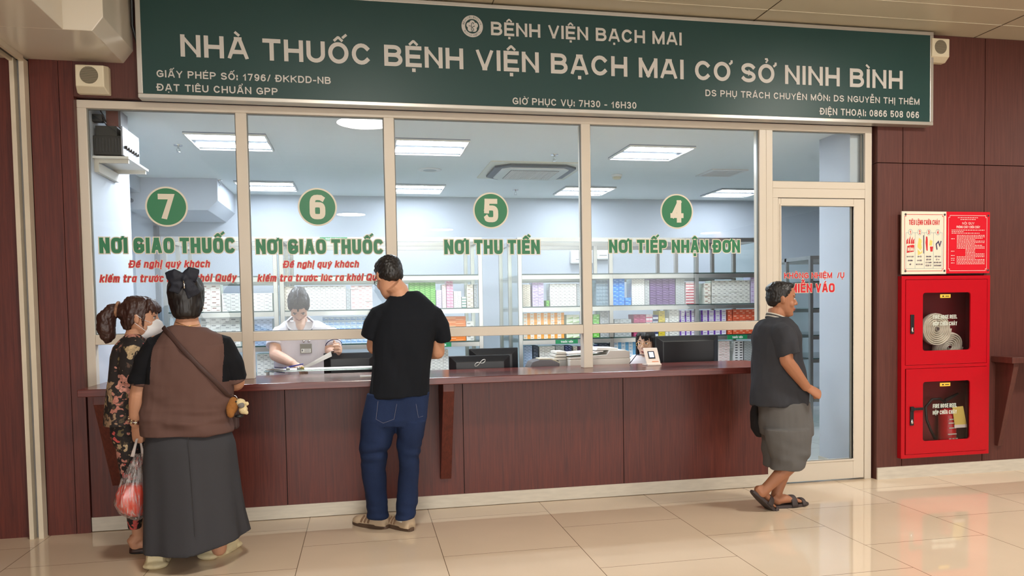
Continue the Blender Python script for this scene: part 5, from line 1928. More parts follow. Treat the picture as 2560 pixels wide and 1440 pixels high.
# ================================================================= woman in brown and black raglan top
def woman_brown():
    org = V((1.0, -0.83, 0))
    t = thing('person', 'woman from behind in brown and black raglan top, long grey skirt, cream clogs', 'person', org)
    Y = -0.84
    b = MB()
    R = rot(6, -6, -3)
    C = at(467, 752, Y + .02)
    T = head(b, C, R, 1.05)
    b.tube([at(468, 825, Y), at(468, 800, Y + .005), C + R @ V((0, -.02, -.07))], [(.080, .074), (.060, .058), (.056, .058)], n=18)
    b.loft([sec(392, 556, 1080, Y, .13), sec(378, 570, 950, Y, .15), sec(395, 560, 860, Y, .12), sec(425, 515, 822, Y, .08)])
    SL, SR = at(385, 862, Y), at(562, 868, Y)
    EL, WL = at(350, 985, Y + .0), at(340, 1058, Y + .05)
    ER, WR = at(590, 955, Y + .08), at(560, 962, Y + .34)
    arm(b, SL, EL, WL, (.062, .053, .050, .033))
    arm(b, SR, ER, WR, (.06, .050, .047, .033))
    hand(b, WL + V((.0, .01, -.012)), V((.02, .12, -1)), V((.55, .8, .1)), False, (62, 80, 50), 1.05, (.75, .5, .7))
    hand(b, WR + V((-.01, .02, 0)), V((-.4, .9, .1)), V((-.4, -.2, -.8)), True, (40, 45, 30), 1.0)
    for hx, kx, ax, y in ((430, 420, 392, -.86), (525, 535, 548, -.80)):
        leg(b, at(hx, 1125, Y), at(kx, 1240, Y), at(ax, 1372, y), (.075, .07, .058, .042))
    skin_build(b, t, org, SKIN)
    face_parts(t, org, T, R)
    # hair pulled up, large dark bow
    p = MB()
    hair_cap(p, T, 1, R, .034, .072, -.085)
    p.ell(T(0, -.045, -.040), (.083, .072, .066), R)
    p.ell(T(0, -.055, .04), (.094, .074, .075), R)
    p.ell(T(.0, -.055, .085), (.060, .052, .045), R)
    p.ell(T(.018, -.085, .03), (.055, .035, .055), R)
    me = remesh(p, org, .006, 4, lambda q: .004 * noise.noise(V((q.x * 90, q.y * 60, q.z * 30))))
    h = place('hair', me, [HAIR], t, None, True)
    BOW = mat('bow_cloth', (20, 24, 38), .7, bump=(300, .2))
    p = MB()
    for sx, dz, w_ in ((-1, .0, .060), (1, .008, .066)):
        p.tube([T(.008, -.125, .105), T(sx * .035, -.128, .118 + dz), T(sx * .072, -.110, .105 + dz)], [(.014, .022), (.020, .038), (.012, w_ * .62)], side=R @ YAX, n=14)
    p.tube([T(.012, -.128, .10), T(.030, -.130, .055), T(.052, -.115, .008)], [(.010, .016), (.012, .034), (.006, .040)], side=R @ YAX, n=12)
    p.tube([T(-.005, -.122, .10), T(-.03, -.124, .07), T(-.045, -.115, .03)], [(.010, .016), (.012, .030), (.006, .034)], side=R @ YAX, n=12)
    p.ell(T(.008, -.132, .100), (.016, .016, .020), R)
    me = remesh(p, org, .005, 2, lambda q: .005 * noise.noise(q * 38))
    bw = place('hair_bow', me, [BOW], h, None, True)
    p = MB()
    p.tube([T(.006, -.149, .085), T(.008, -.151, .062), T(.008, -.149, .045)], [.004, .0035, .004], n=8)
    p.build('bow_charm', CHROME, h, org, smooth=True)
    p = MB()
    p.ell(T(.076, -.004, -.040), (.004, .004, .004), n=8)
    p.build('earring', mat('gold', (214, 176, 104), .25, metal=.9), t, org, smooth=True)
    p = MB()
    p.tube([at(440, 806, Y - .055), at(468, 816, Y - .078), at(498, 812, Y - .055)], .0018, n=6)
    p.build('necklace', mat('gold', (214, 176, 104)), t, org, smooth=True)
    # raglan top
    BR = mat('top_brown', (96, 72, 66), .9, bump=(450, .12), spec=.2)
    BK = mat('top_black', (20, 21, 25), .9, bump=(450, .12), spec=.2)
    c = MB()
    c.loft([sec(354, 583, 1082, Y, .178), sec(357, 581, 1045, Y, .18), sec(361, 580, 1000, Y, .178), sec(370, 580, 940, Y, .172), sec(372, 579, 895, Y - .005, .162), sec(376, 574, 862, Y - .008, .142), sec(396, 552, 838, Y - .005, .112), sec(420, 518, 817, Y, .082)], 2.4)
    c.tube([at(420, 850, Y), at(395, 866, Y), at(370, 905, Y), at(355, 956, Y + .005)], [(.05, .07), (.075, .098), (.072, .098), (.063, .088)], side=XAX, n=22)
    c.tube([at(522, 850, Y), at(548, 866, Y), at(573, 903, Y + .02), at(588, 948, Y + .05)], [(.05, .07), (.078, .098), (.078, .098), (.071, .088)], side=XAX, n=22)
    f1 = folds(6, 6, 7, .020, 11)

    def wr(q):
        k = max(0.0, 1 - abs(q.z - .83) / .13)
        dg = math.sin((q.z * 26 + q.x * 7) + 2 * noise.noise(q * 6))
        hem = min(1.0, max(0.0, (q.z - .69) / .09))
        return hem * f1(q) * .9 + hem * k * (.010 * dg + .020 * noise.noise(V((q.x * 5, q.y * 5, q.z * 24))))

    SEAM = []
    for v_, ul, ur in ((805, 440, 500), (811, 421, 518), (826, 405, 536), (849, 390, 553), (871, 382, 559), (897, 380, 559), (927, 379, 557), (960, 378, 556)):
        a, b_ = at(ul, v_, Y - .10), at(ur, v_, Y - .10)
        SEAM.append((a.z, a.x, b_.x))

    def zn(q):
        x, z = q.x + org.x, q.z
        if z < SEAM[-1][0]:
            return 0
        if z > SEAM[1][0] - .004:
            return 1
        for (z1, l1, r1), (z0, l0, r0) in zip(SEAM, SEAM[1:]):
            if z0 <= z <= z1:
                k = (z - z0) / (z1 - z0)
                return 0 if l0 + (l1 - l0) * k < x < r0 + (r1 - r0) * k else 1
        return 1
    cloth(c, t, org, [BR, BK], 'raglan_top', .0045, 6, wr, zn)
    # skirt
    SK = mat('skirt_grey', (60, 60, 64), .9, bump=(380, .15), spec=.2)
    c = MB()

    def ruf(a, z):
        k = max(0.0, (.78 - z)) / .78
        return k * .045 * (math.sin(a * 7 + .6) + .5 * math.sin(a * 13 + 2)) + k * .02 * math.sin(a * 3)
    c.loft([sec(370, 572, 1058, Y, .145), sec(365, 578, 1082, Y, .160), sec(360, 588, 1112, Y, .186), sec(358, 594, 1170, Y, .20), sec(359, 602, 1240, Y, .215), sec(359, 611, 1300, Y, .232), sec(358, 622, 1352, Y, .25), sec(358, 624, 1360, Y, .25)], 2.1, 72, 0, ruf)
    for v_ in c.v:                            # the hem rises towards the right
        if v_.z < .5:
            v_.z += max(0.0, v_.x - 1.0) * .20 * (1 - (v_.z - .08) / .42)
    cloth(c, t, org, SK, 'long_skirt', .007, 4, folds(5, 5, 1.2, .007, 5))
    p = MB()
    p.tube([at(470, 1092, Y - .195), at(478, 1200, Y - .215), at(488, 1340, Y - .258)], .0016, n=5)
    p.build('skirt_seam', mat('seam_dark', (48, 47, 50)), t, org)
    # clogs
    CL = mat('clog_cream', (222, 208, 168), .5, vary=(8, .06))
    for hu, hv, tu, tv in ((388, 1424, 408, 1383), (514, 1400, 592, 1362)):
        hl, to = floor_at(hu, hv), floor_at(tu, tv)
        to = hl + (to - hl).normalized() * .27
        u, s_ = MB(), MB()
        d, sd, up, LL = shoe_shape(hl, to, .063, .080, .066, .06, u, s_, .046)
        for k in range(5):                      # chunky ridges round the sole
            x = (.08, .3, .5, .7, .9)[k]
            s_.ell(hl + d * x * LL + up * .02, (.045, .069, .024), Matrix((d, sd, up)).transposed(), 10)
        mm = MB()
        mm.v, mm.f, mm.m = u.v + s_.v, u.f + [tuple(i + len(u.v) for i in q) for q in s_.f], u.m + s_.m
        me = remesh(mm, org, .005, 3, lambda q: .002 * noise.noise(q * 45))
        o = place('clog', me, [CL], t, None, True)
        q = MB()
        q.tube([hl + d * .02 + up * .085, hl + d * .06 + sd * .052 + up * .088, hl + d * .125 + sd * .052 + up * .082], [(.006, .010)] * 3, n=8)
        q.tube([hl + d * .02 + up * .085, hl + d * .06 - sd * .052 + up * .088, hl + d * .125 - sd * .052 + up * .082], [(.006, .010)] * 3, n=8)
        q.build('heel_strap', CL, o, org, smooth=True)
        q = MB()
        for k in range(4):
            q.ell(hl + d * (.55 + .08 * k) * LL + sd * .025 * (-1) ** k + up * .106, (.007, .007, .003), n=8)
        q.build('vent_holes', mat('hole_dark', (60, 54, 42)), o, org)
    # bracelets
    p = MB()
    Wc = WL.lerp(EL, .02)
    ax = (EL - WL).normalized()
    s1, b1 = frame_of(ax, XAX)
    for k, (r, q) in enumerate(((.0405, .0045), (.0415, .0035))):
        c0 = Wc + ax * (.012 + .016 * k)
        for i in range(22):
            a = 2 * PI * i / 22
            p.ell(c0 + s1 * r * math.cos(a) + b1 * r * math.sin(a), (q * 1.3,) * 3, n=6, mi=i % 2)
    p.build('bead_bracelet', [mat('bead_red', (96, 40, 34), .4), mat('bead_pale', (190, 170, 130), .4)], t, org, smooth=True)
    p = MB()
    c0 = Wc + ax * .02
    p.tube([c0 + s1 * .042 * math.cos(a) + b1 * .042 * math.sin(a) for a in [2 * PI * i / 24 for i in range(25)]], .003, n=6)
    p.build('silver_bangle', CHROME, t, org, smooth=True)
    # crossbody bag (strap over the left shoulder, bag hidden in front)
    bo = V((1.22, -.6, .8))
    bg = thing('crossbody_bag', 'brown crossbody bag worn by the woman in the raglan top, thin strap across her back', 'bag', bo)
    st = mat('strap_brown', (66, 44, 40), .6)
    p = MB()
    q = [at(408, 818, Y - .062), at(424, 836, Y - .118), at(455, 872, Y - .165), at(500, 918, Y - .182), at(540, 956, Y - .168), at(566, 984, Y - .115), at(582, 1000, Y - .03), at(580, 1010, Y + .05)]
    p.tube(q, [(.0035, .013)] * len(q), side=V((0, -1, 0)), n=8)
    p.build('strap', st, bg, bo, smooth=True)
    p = MB()
    q0 = at(572, 1040, Y + .20)
    p.box(q0.x - .10, q0.x + .05, Y + .19, Y + .26, q0.z - .08, q0.z + .07)
    p.build('bag_body', st, bg, bo, bevel=.012)
    # plush charm
    po = at(592, 1020, Y - .05)
    pl = thing('plush_charm', 'small plush dog charm in brown, cream and grey hanging from the crossbody bag', 'soft toy', po)
    FB, FC, FG_ = mat('plush_brown', (150, 98, 46), .95, bump=(180, .5)), mat('plush_cream', (222, 202, 158), .95, bump=(180, .5)), mat('plush_grey', (122, 118, 116), .95, bump=(180, .5))
    yp = Y - .055
    q = MB()
    q.ell(at(580, 1015, yp), (.034, .034, .052), rot(0, 0, 12))
    q.ell(at(576, 1030, yp - .02), (.022, .02, .034), rot(0, 0, -8))
    me = remesh(q, po, .004, 2, lambda v: .002 * noise.noise(v * 150))
    place('head', me, [FB], pl, None, True)
    q = MB()
    q.ell(at(601, 1006, yp), (.026, .03, .022))
    q.ell(at(608, 1024, yp), (.024, .026, .026))
    q.ell(at(617, 1009, yp - .005), (.012, .012, .012))
    q.ell(at(616, 1032, yp - .005), (.012, .012, .010))
    me = remesh(q, po, .004, 2, lambda v: .002 * noise.noise(v * 150))
    place('muzzle', me, [FC], pl, None, True)
    q = MB()
    q.ell(at(603, 1013, yp - .022), (.018, .012, .016))
    q.build('patch', FG_, pl, po, smooth=True)
    q = MB()
    q.ell(at(590, 1004, yp - .030), (.005, .004, .005))
    q.ell(at(598, 1040, yp), (.024, .02, .010))
    q.build('eye_and_paw', BLACK, pl, po, smooth=True)
    q = MB()
    q.tube([at(566, 990, yp + .02), at(575, 985, yp), at(590, 990, yp), at(596, 1000, yp)], .0025, n=6)
    q.build('chain', CHROME, pl, po, smooth=True)
    # plastic bag with an orange-red load
    Wb = at(346, 1100, Y + .06)
    go = at(325, 1290, Y + .02)
    g = thing('plastic_bag', 'clear plastic carrier bag with orange-red contents, held low by the raglan-top woman', 'plastic bag', go)
    film = glass('bag_film', (.9, .88, .88), .08, .2)
    nt = film.node_tree
    df = nt.nodes.new('ShaderNodeBsdfDiffuse')
    df.inputs[0].default_value = (.78, .74, .74, 1)
    m2 = nt.nodes.new('ShaderNodeMixShader')
    sc = nt.nodes.new('ShaderNodeTexCoord')
    mpp = nt.nodes.new('ShaderNodeMapping')
    mpp.inputs['Scale'].default_value = (60, 60, 5)  # pale upright streaks coloured in for reflections on the crinkled film
    nt.links.new(sc.outputs['Object'], mpp.inputs[0])
    nz = nt.nodes.new('ShaderNodeTexNoise')
    nz.inputs['Scale'].default_value = 1.6
    nz.inputs['Detail'].default_value = 4
    nt.links.new(mpp.outputs[0], nz.inputs['Vector'])
    mr = nt.nodes.new('ShaderNodeMapRange')
    mr.inputs['From Min'].default_value = .42
    mr.inputs['From Max'].default_value = .72
    mr.inputs['To Min'].default_value = .04
    mr.inputs['To Max'].default_value = .5
    nt.links.new(nz.outputs['Fac'], mr.inputs['Value'])
    nt.links.new(mr.outputs[0], m2.inputs[0])
    out = next(n for n in nt.nodes if n.type == 'OUTPUT_MATERIAL')
    nt.links.new(out.inputs[0].links[0].from_socket, m2.inputs[1])
    nt.links.new(df.outputs[0], m2.inputs[2])
    nt.links.new(m2.outputs[0], out.inputs[0])
    q = MB()

    def rb(a, z):
        return .06 * math.sin(a * 9 + z * 14) + .04 * math.sin(a * 5 - z * 20)
    yb = Y + .03
    q.loft([sec(338, 362, 1135, yb, .025), sec(322, 362, 1165, yb, .05), sec(306, 364, 1195, yb, .07), sec(294, 366, 1230, yb, .09), sec(287, 366, 1255, yb, .095), sec(300, 364, 1277, yb, .08), sec(326, 360, 1293, yb, .045), sec(338, 352, 1299, yb, .02)], 2.1, 44, 0, rb)
    q.build('film', film, g, go, smooth=True)
    q = MB()
    q.tube([at(331, 1142, yb), at(337, 1118, yb + .02), at(342, 1098, Y + .045), at(349, 1094, Y + .06), at(354, 1118, yb + .03), at(358, 1140, yb)], [(.012, .003), (.008, .003), (.006, .003), (.006, .003), (.008, .003), (.012, .003)], side=XAX, n=8)
    q.build('handles', mat('bag_handle', (206, 196, 192), .4), g, go, smooth=True)
    q = MB()
    q.loft([sec(300, 362, 1212, yb, .062), sec(292, 364, 1232, yb, .078), sec(290, 364, 1255, yb, .083), sec(303, 362, 1274, yb, .07), sec(328, 358, 1288, yb, .036)], 2.1, 40, 0, rb)
    q2 = q.build('orange_load', mat('load_orange', (228, 62, 28), .35, vary=(16, .16)), g, go, smooth=True)


woman_brown()


# ================================================================= woman in floral suit
def flower_cloth():
    m = bpy.data.materials.new('floral_cloth')
    m.use_nodes = True
    nt = m.node_tree
    bs = nt.nodes['Principled BSDF']
    bs.inputs['Roughness'].default_value = .8
    tc = nt.nodes.new('ShaderNodeTexCoord')
    last = None
    base = nt.nodes.new('ShaderNodeRGB')
    base.outputs[0].default_value = (*lin((32, 26, 26)), 1)
    last = base.outputs[0]

    def layer(scale, r0, r1, cols, seed, warp):
        nonlocal last
        mp = nt.nodes.new('ShaderNodeMapping')
        mp.inputs['Location'].default_value = (seed, seed * 2, seed * 3)
        nt.links.new(tc.outputs['Object'], mp.inputs[0])
        ns = nt.nodes.new('ShaderNodeTexNoise')
        ns.inputs['Scale'].default_value = 26
        ns.inputs['Detail'].default_value = 1
        nt.links.new(mp.outputs[0], ns.inputs['Vector'])
        mx = nt.nodes.new('ShaderNodeMixRGB')
        mx.blend_type = 'ADD'
        mx.inputs[0].default_value = warp
        nt.links.new(mp.outputs[0], mx.inputs[1])
        nt.links.new(ns.outputs['Color'], mx.inputs[2])
        vo = nt.nodes.new('ShaderNodeTexVoronoi')
        vo.inputs['Scale'].default_value = scale
        nt.links.new(mx.outputs[0], vo.inputs['Vector'])
        rp = nt.nodes.new('ShaderNodeValToRGB')
        rp.color_ramp.elements[0].position = r0
        rp.color_ramp.elements[0].color = (1, 1, 1, 1)
        rp.color_ramp.elements[1].position = r1
        rp.color_ramp.elements[1].color = (0, 0, 0, 1)
        nt.links.new(vo.outputs['Distance'], rp.inputs[0])
        sp = nt.nodes.new('ShaderNodeSeparateColor')
        nt.links.new(vo.outputs['Color'], sp.inputs[0])
        cr = nt.nodes.new('ShaderNodeValToRGB')
        cr.color_ramp.interpolation = 'CONSTANT'
        e = cr.color_ramp.elements
        e[0].color = (*lin(cols[0]), 1)
        e[1].color = (*lin(cols[1]), 1)
        e[1].position = .2
        for i, c_ in enumerate(cols[2:]):
            x = e.new(.2 + .8 * (i + 1) / len(cols[1:]))
            x.color = (*lin(c_), 1)
        nt.links.new(sp.outputs[0], cr.inputs[0])
        # petals: darker veins by a finer noise
        n2 = nt.nodes.new('ShaderNodeTexNoise')
        n2.inputs['Scale'].default_value = 90
        nt.links.new(tc.outputs['Object'], n2.inputs['Vector'])
        mr = nt.nodes.new('ShaderNodeMapRange')
        mr.inputs['From Min'].default_value = .3
        mr.inputs['From Max'].default_value = .7
        mr.inputs['To Min'].default_value = .55
        mr.inputs['To Max'].default_value = 1.15
        nt.links.new(n2.outputs['Fac'], mr.inputs['Value'])
        vm = nt.nodes.new('ShaderNodeVectorMath')
        vm.operation = 'SCALE'
        nt.links.new(cr.outputs[0], vm.inputs[0])
        nt.links.new(mr.outputs[0], vm.inputs['Scale'])
        mi = nt.nodes.new('ShaderNodeMixRGB')
        nt.links.new(rp.outputs[0], mi.inputs[0])
        nt.links.new(last, mi.inputs[1])
        nt.links.new(vm.outputs[0], mi.inputs[2])
        last = mi.outputs[0]
    dk = (34, 27, 26)
    layer(22, .32, .36, [dk, (112, 98, 66), (92, 70, 60), (84, 70, 52), dk], 3.1, .08)
    layer(12, .42, .46, [(34, 27, 26), (186, 122, 108), (186, 162, 126), (206, 88, 84), (150, 122, 96), (200, 140, 126)], 1.7, .16)
    nt.links.new(last, bs.inputs['Base Color'])
    return m


def woman_floral():
    org = V((0.60, -0.50, 0))
    t = thing('person', 'woman in a dark floral tunic and trousers with a white face mask and ponytail', 'person', org)
    Y = -0.575
    b = MB()
    R = rot(-88, -4, 0)
    C = at(352, 797, Y)
    T = head(b, C, R, .98)
    b.tube([at(335, 850, Y), at(340, 830, Y), C + R @ V((0, -.025, -.06))], [.058, .052, .054], n=16)
    b.loft([sec(282, 372, 1050, Y, .12), sec(285, 378, 950, Y, .12), sec(290, 385, 880, Y, .12), sec(318, 356, 842, Y, .07)])
    SR, SL = at(335, 872, Y - .13), at(335, 872, Y + .13)
    ER, WR = at(318, 960, Y - .13), at(370, 985, Y - .04)
    arm(b, SR, ER, WR, (.045, .038, .035, .025))
    EL, WL = at(322, 950, Y + .10), at(385, 935, Y + .15)
    arm(b, SL, EL, WL, (.045, .038, .035, .025))
    hand(b, WR, V((1, .3, 0)), V((0, .3, -1)), True)
    hand(b, WL, V((1, .3, 0)), V((0, -.3, -1)), False)
    for dy, kx, ax in ((-.05, 330, 347), (.06, 338, 352)):
        A = at(ax, 1340, Y + .08 + dy)
        leg(b, at(325, 1080, Y + dy), at(kx, 1210, Y + dy + .02), A, (.07, .05, .044, .032))
        h = V((A.x - .05, A.y, .012))
        foot(b, A, h, h + V((.215, .02, 0)), .036)
    skin_build(b, t, org, SKIN)
    face_parts(t, org, T, R, .98, HAIRB, False, .006)
    # mask
    p = MB()
    mw = mat('mask_white', (236, 236, 238), .8, bump=(120, .1))
    rs = []
    for z, y, w_ in ((.006, .094, .020), (-.012, .118, .036), (-.04, .128, .050), (-.055, .130, .054), (-.085, .112, .050), (-.112, .080, .040), (-.124, .050, .030)):
        ring = []
        for i in range(21):
            a = -PI / 2 * 1.15 + PI * 1.15 * i / 20
            ring.append(T(w_ * 1.25 * math.sin(a), y - .062 * (1 - math.cos(a)), z))
        for i in range(20, -1, -1):
            a = -PI / 2 * 1.15 + PI * 1.15 * i / 20
            ring.append(T((w_ * 1.25 - .003) * math.sin(a), y - .004 - .062 * (1 - math.cos(a)), z))
        rs.append(ring)
    p.rings(rs)
    k_ = p.build('face_mask', mw, t, org, smooth=True)
    p = MB()
    for k in (-1, 1):
        p.tube([T(k * .055, .07, -.02), T(k * .074, .025, .0), T(k * .084, -.008, .024)], .0014, n=6)
        p.tube([T(k * .052, .07, -.09), T(k * .073, .02, -.05), T(k * .082, -.014, -.024)], .0014, n=6)
    p.build('ear_loops', mw, k_, org, smooth=True)
    # hair with fringe and ponytail
    p = MB()
    hair_cap(p, T, 1, R, .014, .070, -.055)
    for i in range(9):
        a = -1.15 + 2.3 * i / 8
        p.tube([T(.050 * math.sin(a), .035 + .03 * math.cos(a), .112), T(.072 * math.sin(a), .020 + .078 * math.cos(a), .078), T(.076 * math.sin(a), .018 + .088 * math.cos(a), .045 - .012 * abs(a))], [(.016, .010), (.015, .008), (.010, .003)], side=R @ XAX, n=8)
    p.tube([T(-.070, .03, .05), T(-.074, .030, .0), T(-.066, .030, -.06)], [(.012, .006), (.010, .005), (.004, .003)], side=R @ YAX, n=8)
    p.tube([T(.070, .03, .05), T(.074, .030, .0), T(.066, .030, -.06)], [(.012, .006), (.010, .005), (.004, .003)], side=R @ YAX, n=8)
    p.ell(T(0, -.085, .035), (.055, .045, .055), R)
    p.tube([T(0, -.10, .05), T(0, -.150, .045), T(0, -.185, -.005), T(0, -.185, -.07), T(0, -.170, -.125), T(0, -.178, -.145)], [.030, .040, .052, .050, .036, .014], side=R @ XAX, n=16, round_=True)
    me = remesh(p, org, .0055, 3, lambda q: .006 * noise.noise(V((q.x * 55, q.y * 55, q.z * 28))) + .0035 * noise.noise(q * 120))
    h = place('hair', me, [HAIRB], t, None, True)
    p = MB()
    c0, ax = T(0, -.128, .050), (R @ V((0, -1, .1))).normalized()
    s1, b1 = frame_of(ax, ZAX)
    p.tube([c0 + s1 * .040 * math.cos(a) + b1 * .040 * math.sin(a) for a in [2 * PI * i / 20 for i in range(21)]], .008, n=8)
    p.build('hair_tie', mat('tie_pattern', (150, 110, 84), .6, vary=(60, .5)), h, org, smooth=True)
    # suit
    FL = flower_cloth()
    c = MB()
    c.loft([sec(266, 378, 1058, Y, .185), sec(270, 380, 1000, Y, .178), sec(275, 383, 940, Y, .172), sec(279, 384, 890, Y, .168), sec(287, 380, 866, Y, .158), sec(304, 370, 848, Y, .12), sec(317, 358, 836, Y, .075)], 2.3)
    c.tube([at(336, 862, Y - .09), at(333, 874, Y - .13), at(326, 915, Y - .14), at(330, 955, Y - .13)], [.055, .072, .070, .066], n=18)
    c.tube([at(336, 862, Y + .09), at(334, 874, Y + .13), at(330, 915, Y + .14), at(334, 950, Y + .13)], [.055, .072, .070, .066], n=18)
    cloth(c, t, org, FL, 'floral_tunic', .0065, 5, folds(8, 8, 4, .012, 2))
    c = MB()
    c.loft([sec(276, 372, 1045, Y, .14), sec(280, 368, 1085, Y, .15), sec(288, 366, 1110, Y, .13)], 2.3)
    for dy, a, bb in ((-.055, 0, 0), (.06, 6, 6)):
        c.loft([sec(284 + a, 362 + bb, 1085, Y + dy, .10), sec(294 + a, 360 + bb, 1140, Y + dy, .09), sec(303 + a, 358 + bb, 1210, Y + dy + .03, .075), sec(316 + a, 357 + bb, 1270, Y + dy + .06, .066), sec(322 + a, 357 + bb, 1318, Y + dy + .08, .062)], 2.1)
    cloth(c, t, org, FL, 'floral_trousers', .0065, 4, folds(8, 8, 6, .008, 6))
    for dy, ax in ((-.05, 347), (.06, 352)):
        A = at(ax, 1340, Y + .08 + dy)
        h0 = V((A.x - .055, A.y, 0))
        u, s_ = MB(), MB()
        shoe_shape(h0, h0 + V((.235, .02, 0)), .042, .03, .034, .05, u, s_, .014)
        o = u.build('slip_on_shoe', mat('shoe_brown', (62, 40, 36), .5), t, org, smooth=True)
        s_.build('sole', BLACK, o, org)


woman_floral()


# ================================================================= older man walking to the right
def man_walking():
    org = V((4.78, -0.60, 0))
    t = thing('person', 'older man in dark grey polo, grey shorts and sandals walking past the door', 'person', org)
    Y = -0.62
    b = MB()
    R = rot(-106, -2, 0)
    C = at(1953, 750, Y)
    T = head(b, C, R, .96)
    b.tube([at(1936, 808, Y), at(1941, 785, Y), C + R @ V((0, -.028, -.065))], [.060, .056, .056], n=16)
    b.loft([sec(1900, 2005, 1010, Y, .11), sec(1898, 1990, 900, Y, .12), sec(1905, 1985, 830, Y, .13), sec(1915, 1968, 800, Y, .08)])
    SR, ER, WR = at(1962, 838, Y - .17), at(1966, 902, Y - .19), at(2016, 968, Y - .17)
    arm(b, SR, ER, WR, (.050, .043, .042, .030))
    f = V((.80, -.05, -.45))
    hand(b, WR + f.normalized() * .012, f, V((-.15, .75, -.55)), True, (86, 96, 62), 1.06, (.35, .7, 1.0))
    SL, EL, WL = at(1950, 838, Y + .17), at(1915, 910, Y + .2), at(1902, 985, Y + .2)
    arm(b, SL, EL, WL, (.050, .043, .040, .028))
    hand(b, WL + V((0, 0, -.012)), V((.05, 0, -1)), V((.3, -.9, 0)), False, (60, 70, 45), 1.0)
    HR, KR, AR = at(1962, 1045, Y - .09), at(1990, 1148, Y - .08), at(1904, 1232, Y - .04)
    HL, KL, AL = at(1960, 1045, Y + .09), at(1966, 1150, Y + .07), at(1938, 1246, Y + .05)
    leg(b, HR + V((0, .03, -.02)), KR, AR, (.045, .054, .048, .035))
    leg(b, HL + V((0, -.03, -.02)), KL, AL, (.045, .054, .048, .035))
    hr = at(1884, 1226, Y - .03)
    tr = floor_at(1926, 1274) + V((0, 0, .022))
    hl = floor_at(1934, 1270) + V((0, 0, .022))
    tl = floor_at(2002, 1263) + V((0, 0, .022))
    foot(b, AR, hr, tr, .044)
    foot(b, AL, hl, tl, .044)
    skin_build(b, t, org, SKINT)
    face_parts(t, org, T, R, .96, HAIR, True)
    p = MB()
    hair_cap(p, T, 1, R, .006, .058, -.03)
    p.ell(T(0, .030, .100), (.058, .050, .026), R)
    p.ell(T(0, -.08, .075), (.050, .03, .03), R)
    me = remesh(p, org, .005, 3, lambda q: .003 * noise.noise(q * 80) + .0025 * noise.noise(V((q.x * 170, q.y * 170, q.z * 60))))
    place('hair', me, [HAIR], t, None, True)
    # polo
    PO = mat('polo_grey', (56, 57, 62), .9, spec=.2, bump=(420, .2), stretch=(.25, .25, 1.4))
    c = MB()
    c.loft([sec(1883, 2015, 1010, Y, .155), sec(1884, 2010, 970, Y, .155), sec(1885, 2003, 920, Y, .158), sec(1886, 1998, 872, Y, .165), sec(1889, 1992, 838, Y, .17), sec(1898, 1984, 815, Y, .15), sec(1908, 1974, 802, Y, .11), sec(1915, 1968, 795, Y, .075)], 2.3)
    c.tube([at(1950, 822, Y - .09), at(1957, 836, Y - .145), at(1966, 858, Y - .17), at(1973, 888, Y - .18)], [.06, .075, .074, .072], n=20)
    c.tube([at(1945, 822, Y + .09), at(1940, 836, Y + .14), at(1930, 858, Y + .17), at(1922, 885, Y + .18)], [.06, .075, .074, .070], n=20)
    cloth(c, t, org, PO, 'polo_shirt', .0065, 5, folds(9, 9, 4.5, .020, 8))
    p = MB()
    cc = at(1941, 800, Y)
    for k, (dz, mi) in enumerate(((.0, 0), (.010, 1), (.019, 0), (.027, 1))):
        pts = [cc + V(((.069 - dz * .25) * math.cos(a), (.069 - dz * .25) * math.sin(a), dz - .022 * math.cos(a))) for a in [2 * PI * i / 28 for i in range(29)]]
        p.tube(pts, [(.006, .0055)] * 29, side=ZAX, n=8, mi=mi)
    p.build('striped_collar', [mat('collar_dark', (52, 52, 56), .8), mat('collar_pale', (196, 190, 180), .8)], t, org, smooth=True)
    # shorts
    SH = mat('shorts_grey', (98, 96, 95), .9, spec=.2, bump=(350, .15), vary=(3, .06))
    c = MB()
    c.loft([sec(1902, 2017, 1003, Y, .15), sec(1905, 2019, 1030, Y, .155), sec(1906, 2022, 1060, Y, .16), sec(1908, 2022, 1085, Y, .155)], 2.4)
    c.loft([sec(1912, 2022, 1070, Y - .07, .11), sec(1922, 2024, 1110, Y - .075, .10), sec(1930, 2018, 1145, Y - .075, .098), sec(1930, 2008, 1172, Y - .07, .096)], 2.2)
    c.loft([sec(1908, 2000, 1070, Y + .07, .11), sec(1909, 1990, 1110, Y + .075, .10), sec(1910, 1985, 1145, Y + .075, .098), sec(1913, 1984, 1164, Y + .075, .096)], 2.2)

    def ws(q):
        k = max(0.0, 1 - abs(q.z - .37) / .14)
        return folds(8, 8, 5, .010, 4)(q) + .014 * k * noise.noise(V((q.x * 7 + q.z * 9, q.y * 5, q.z * 14)))
    sh = cloth(c, t, org, SH, 'shorts', .0065, 4, ws)
    p = MB()
    q = [at(2006, 1012, Y - .128), at(2010, 1030, Y - .125), at(2002, 1048, Y - .142), at(1993, 1058, Y - .152)]
    p.tube(q, [(.006, .010), (.007, .016), (.006, .012), (.003, .004)], side=V((0, -1, 0)), n=8)
    p.build('pocket_opening', mat('pocket_dark', (26, 30, 44), .8), sh, org, smooth=True)
    # sandals
    SA = mat('sandal_brown', (62, 52, 52), .6)
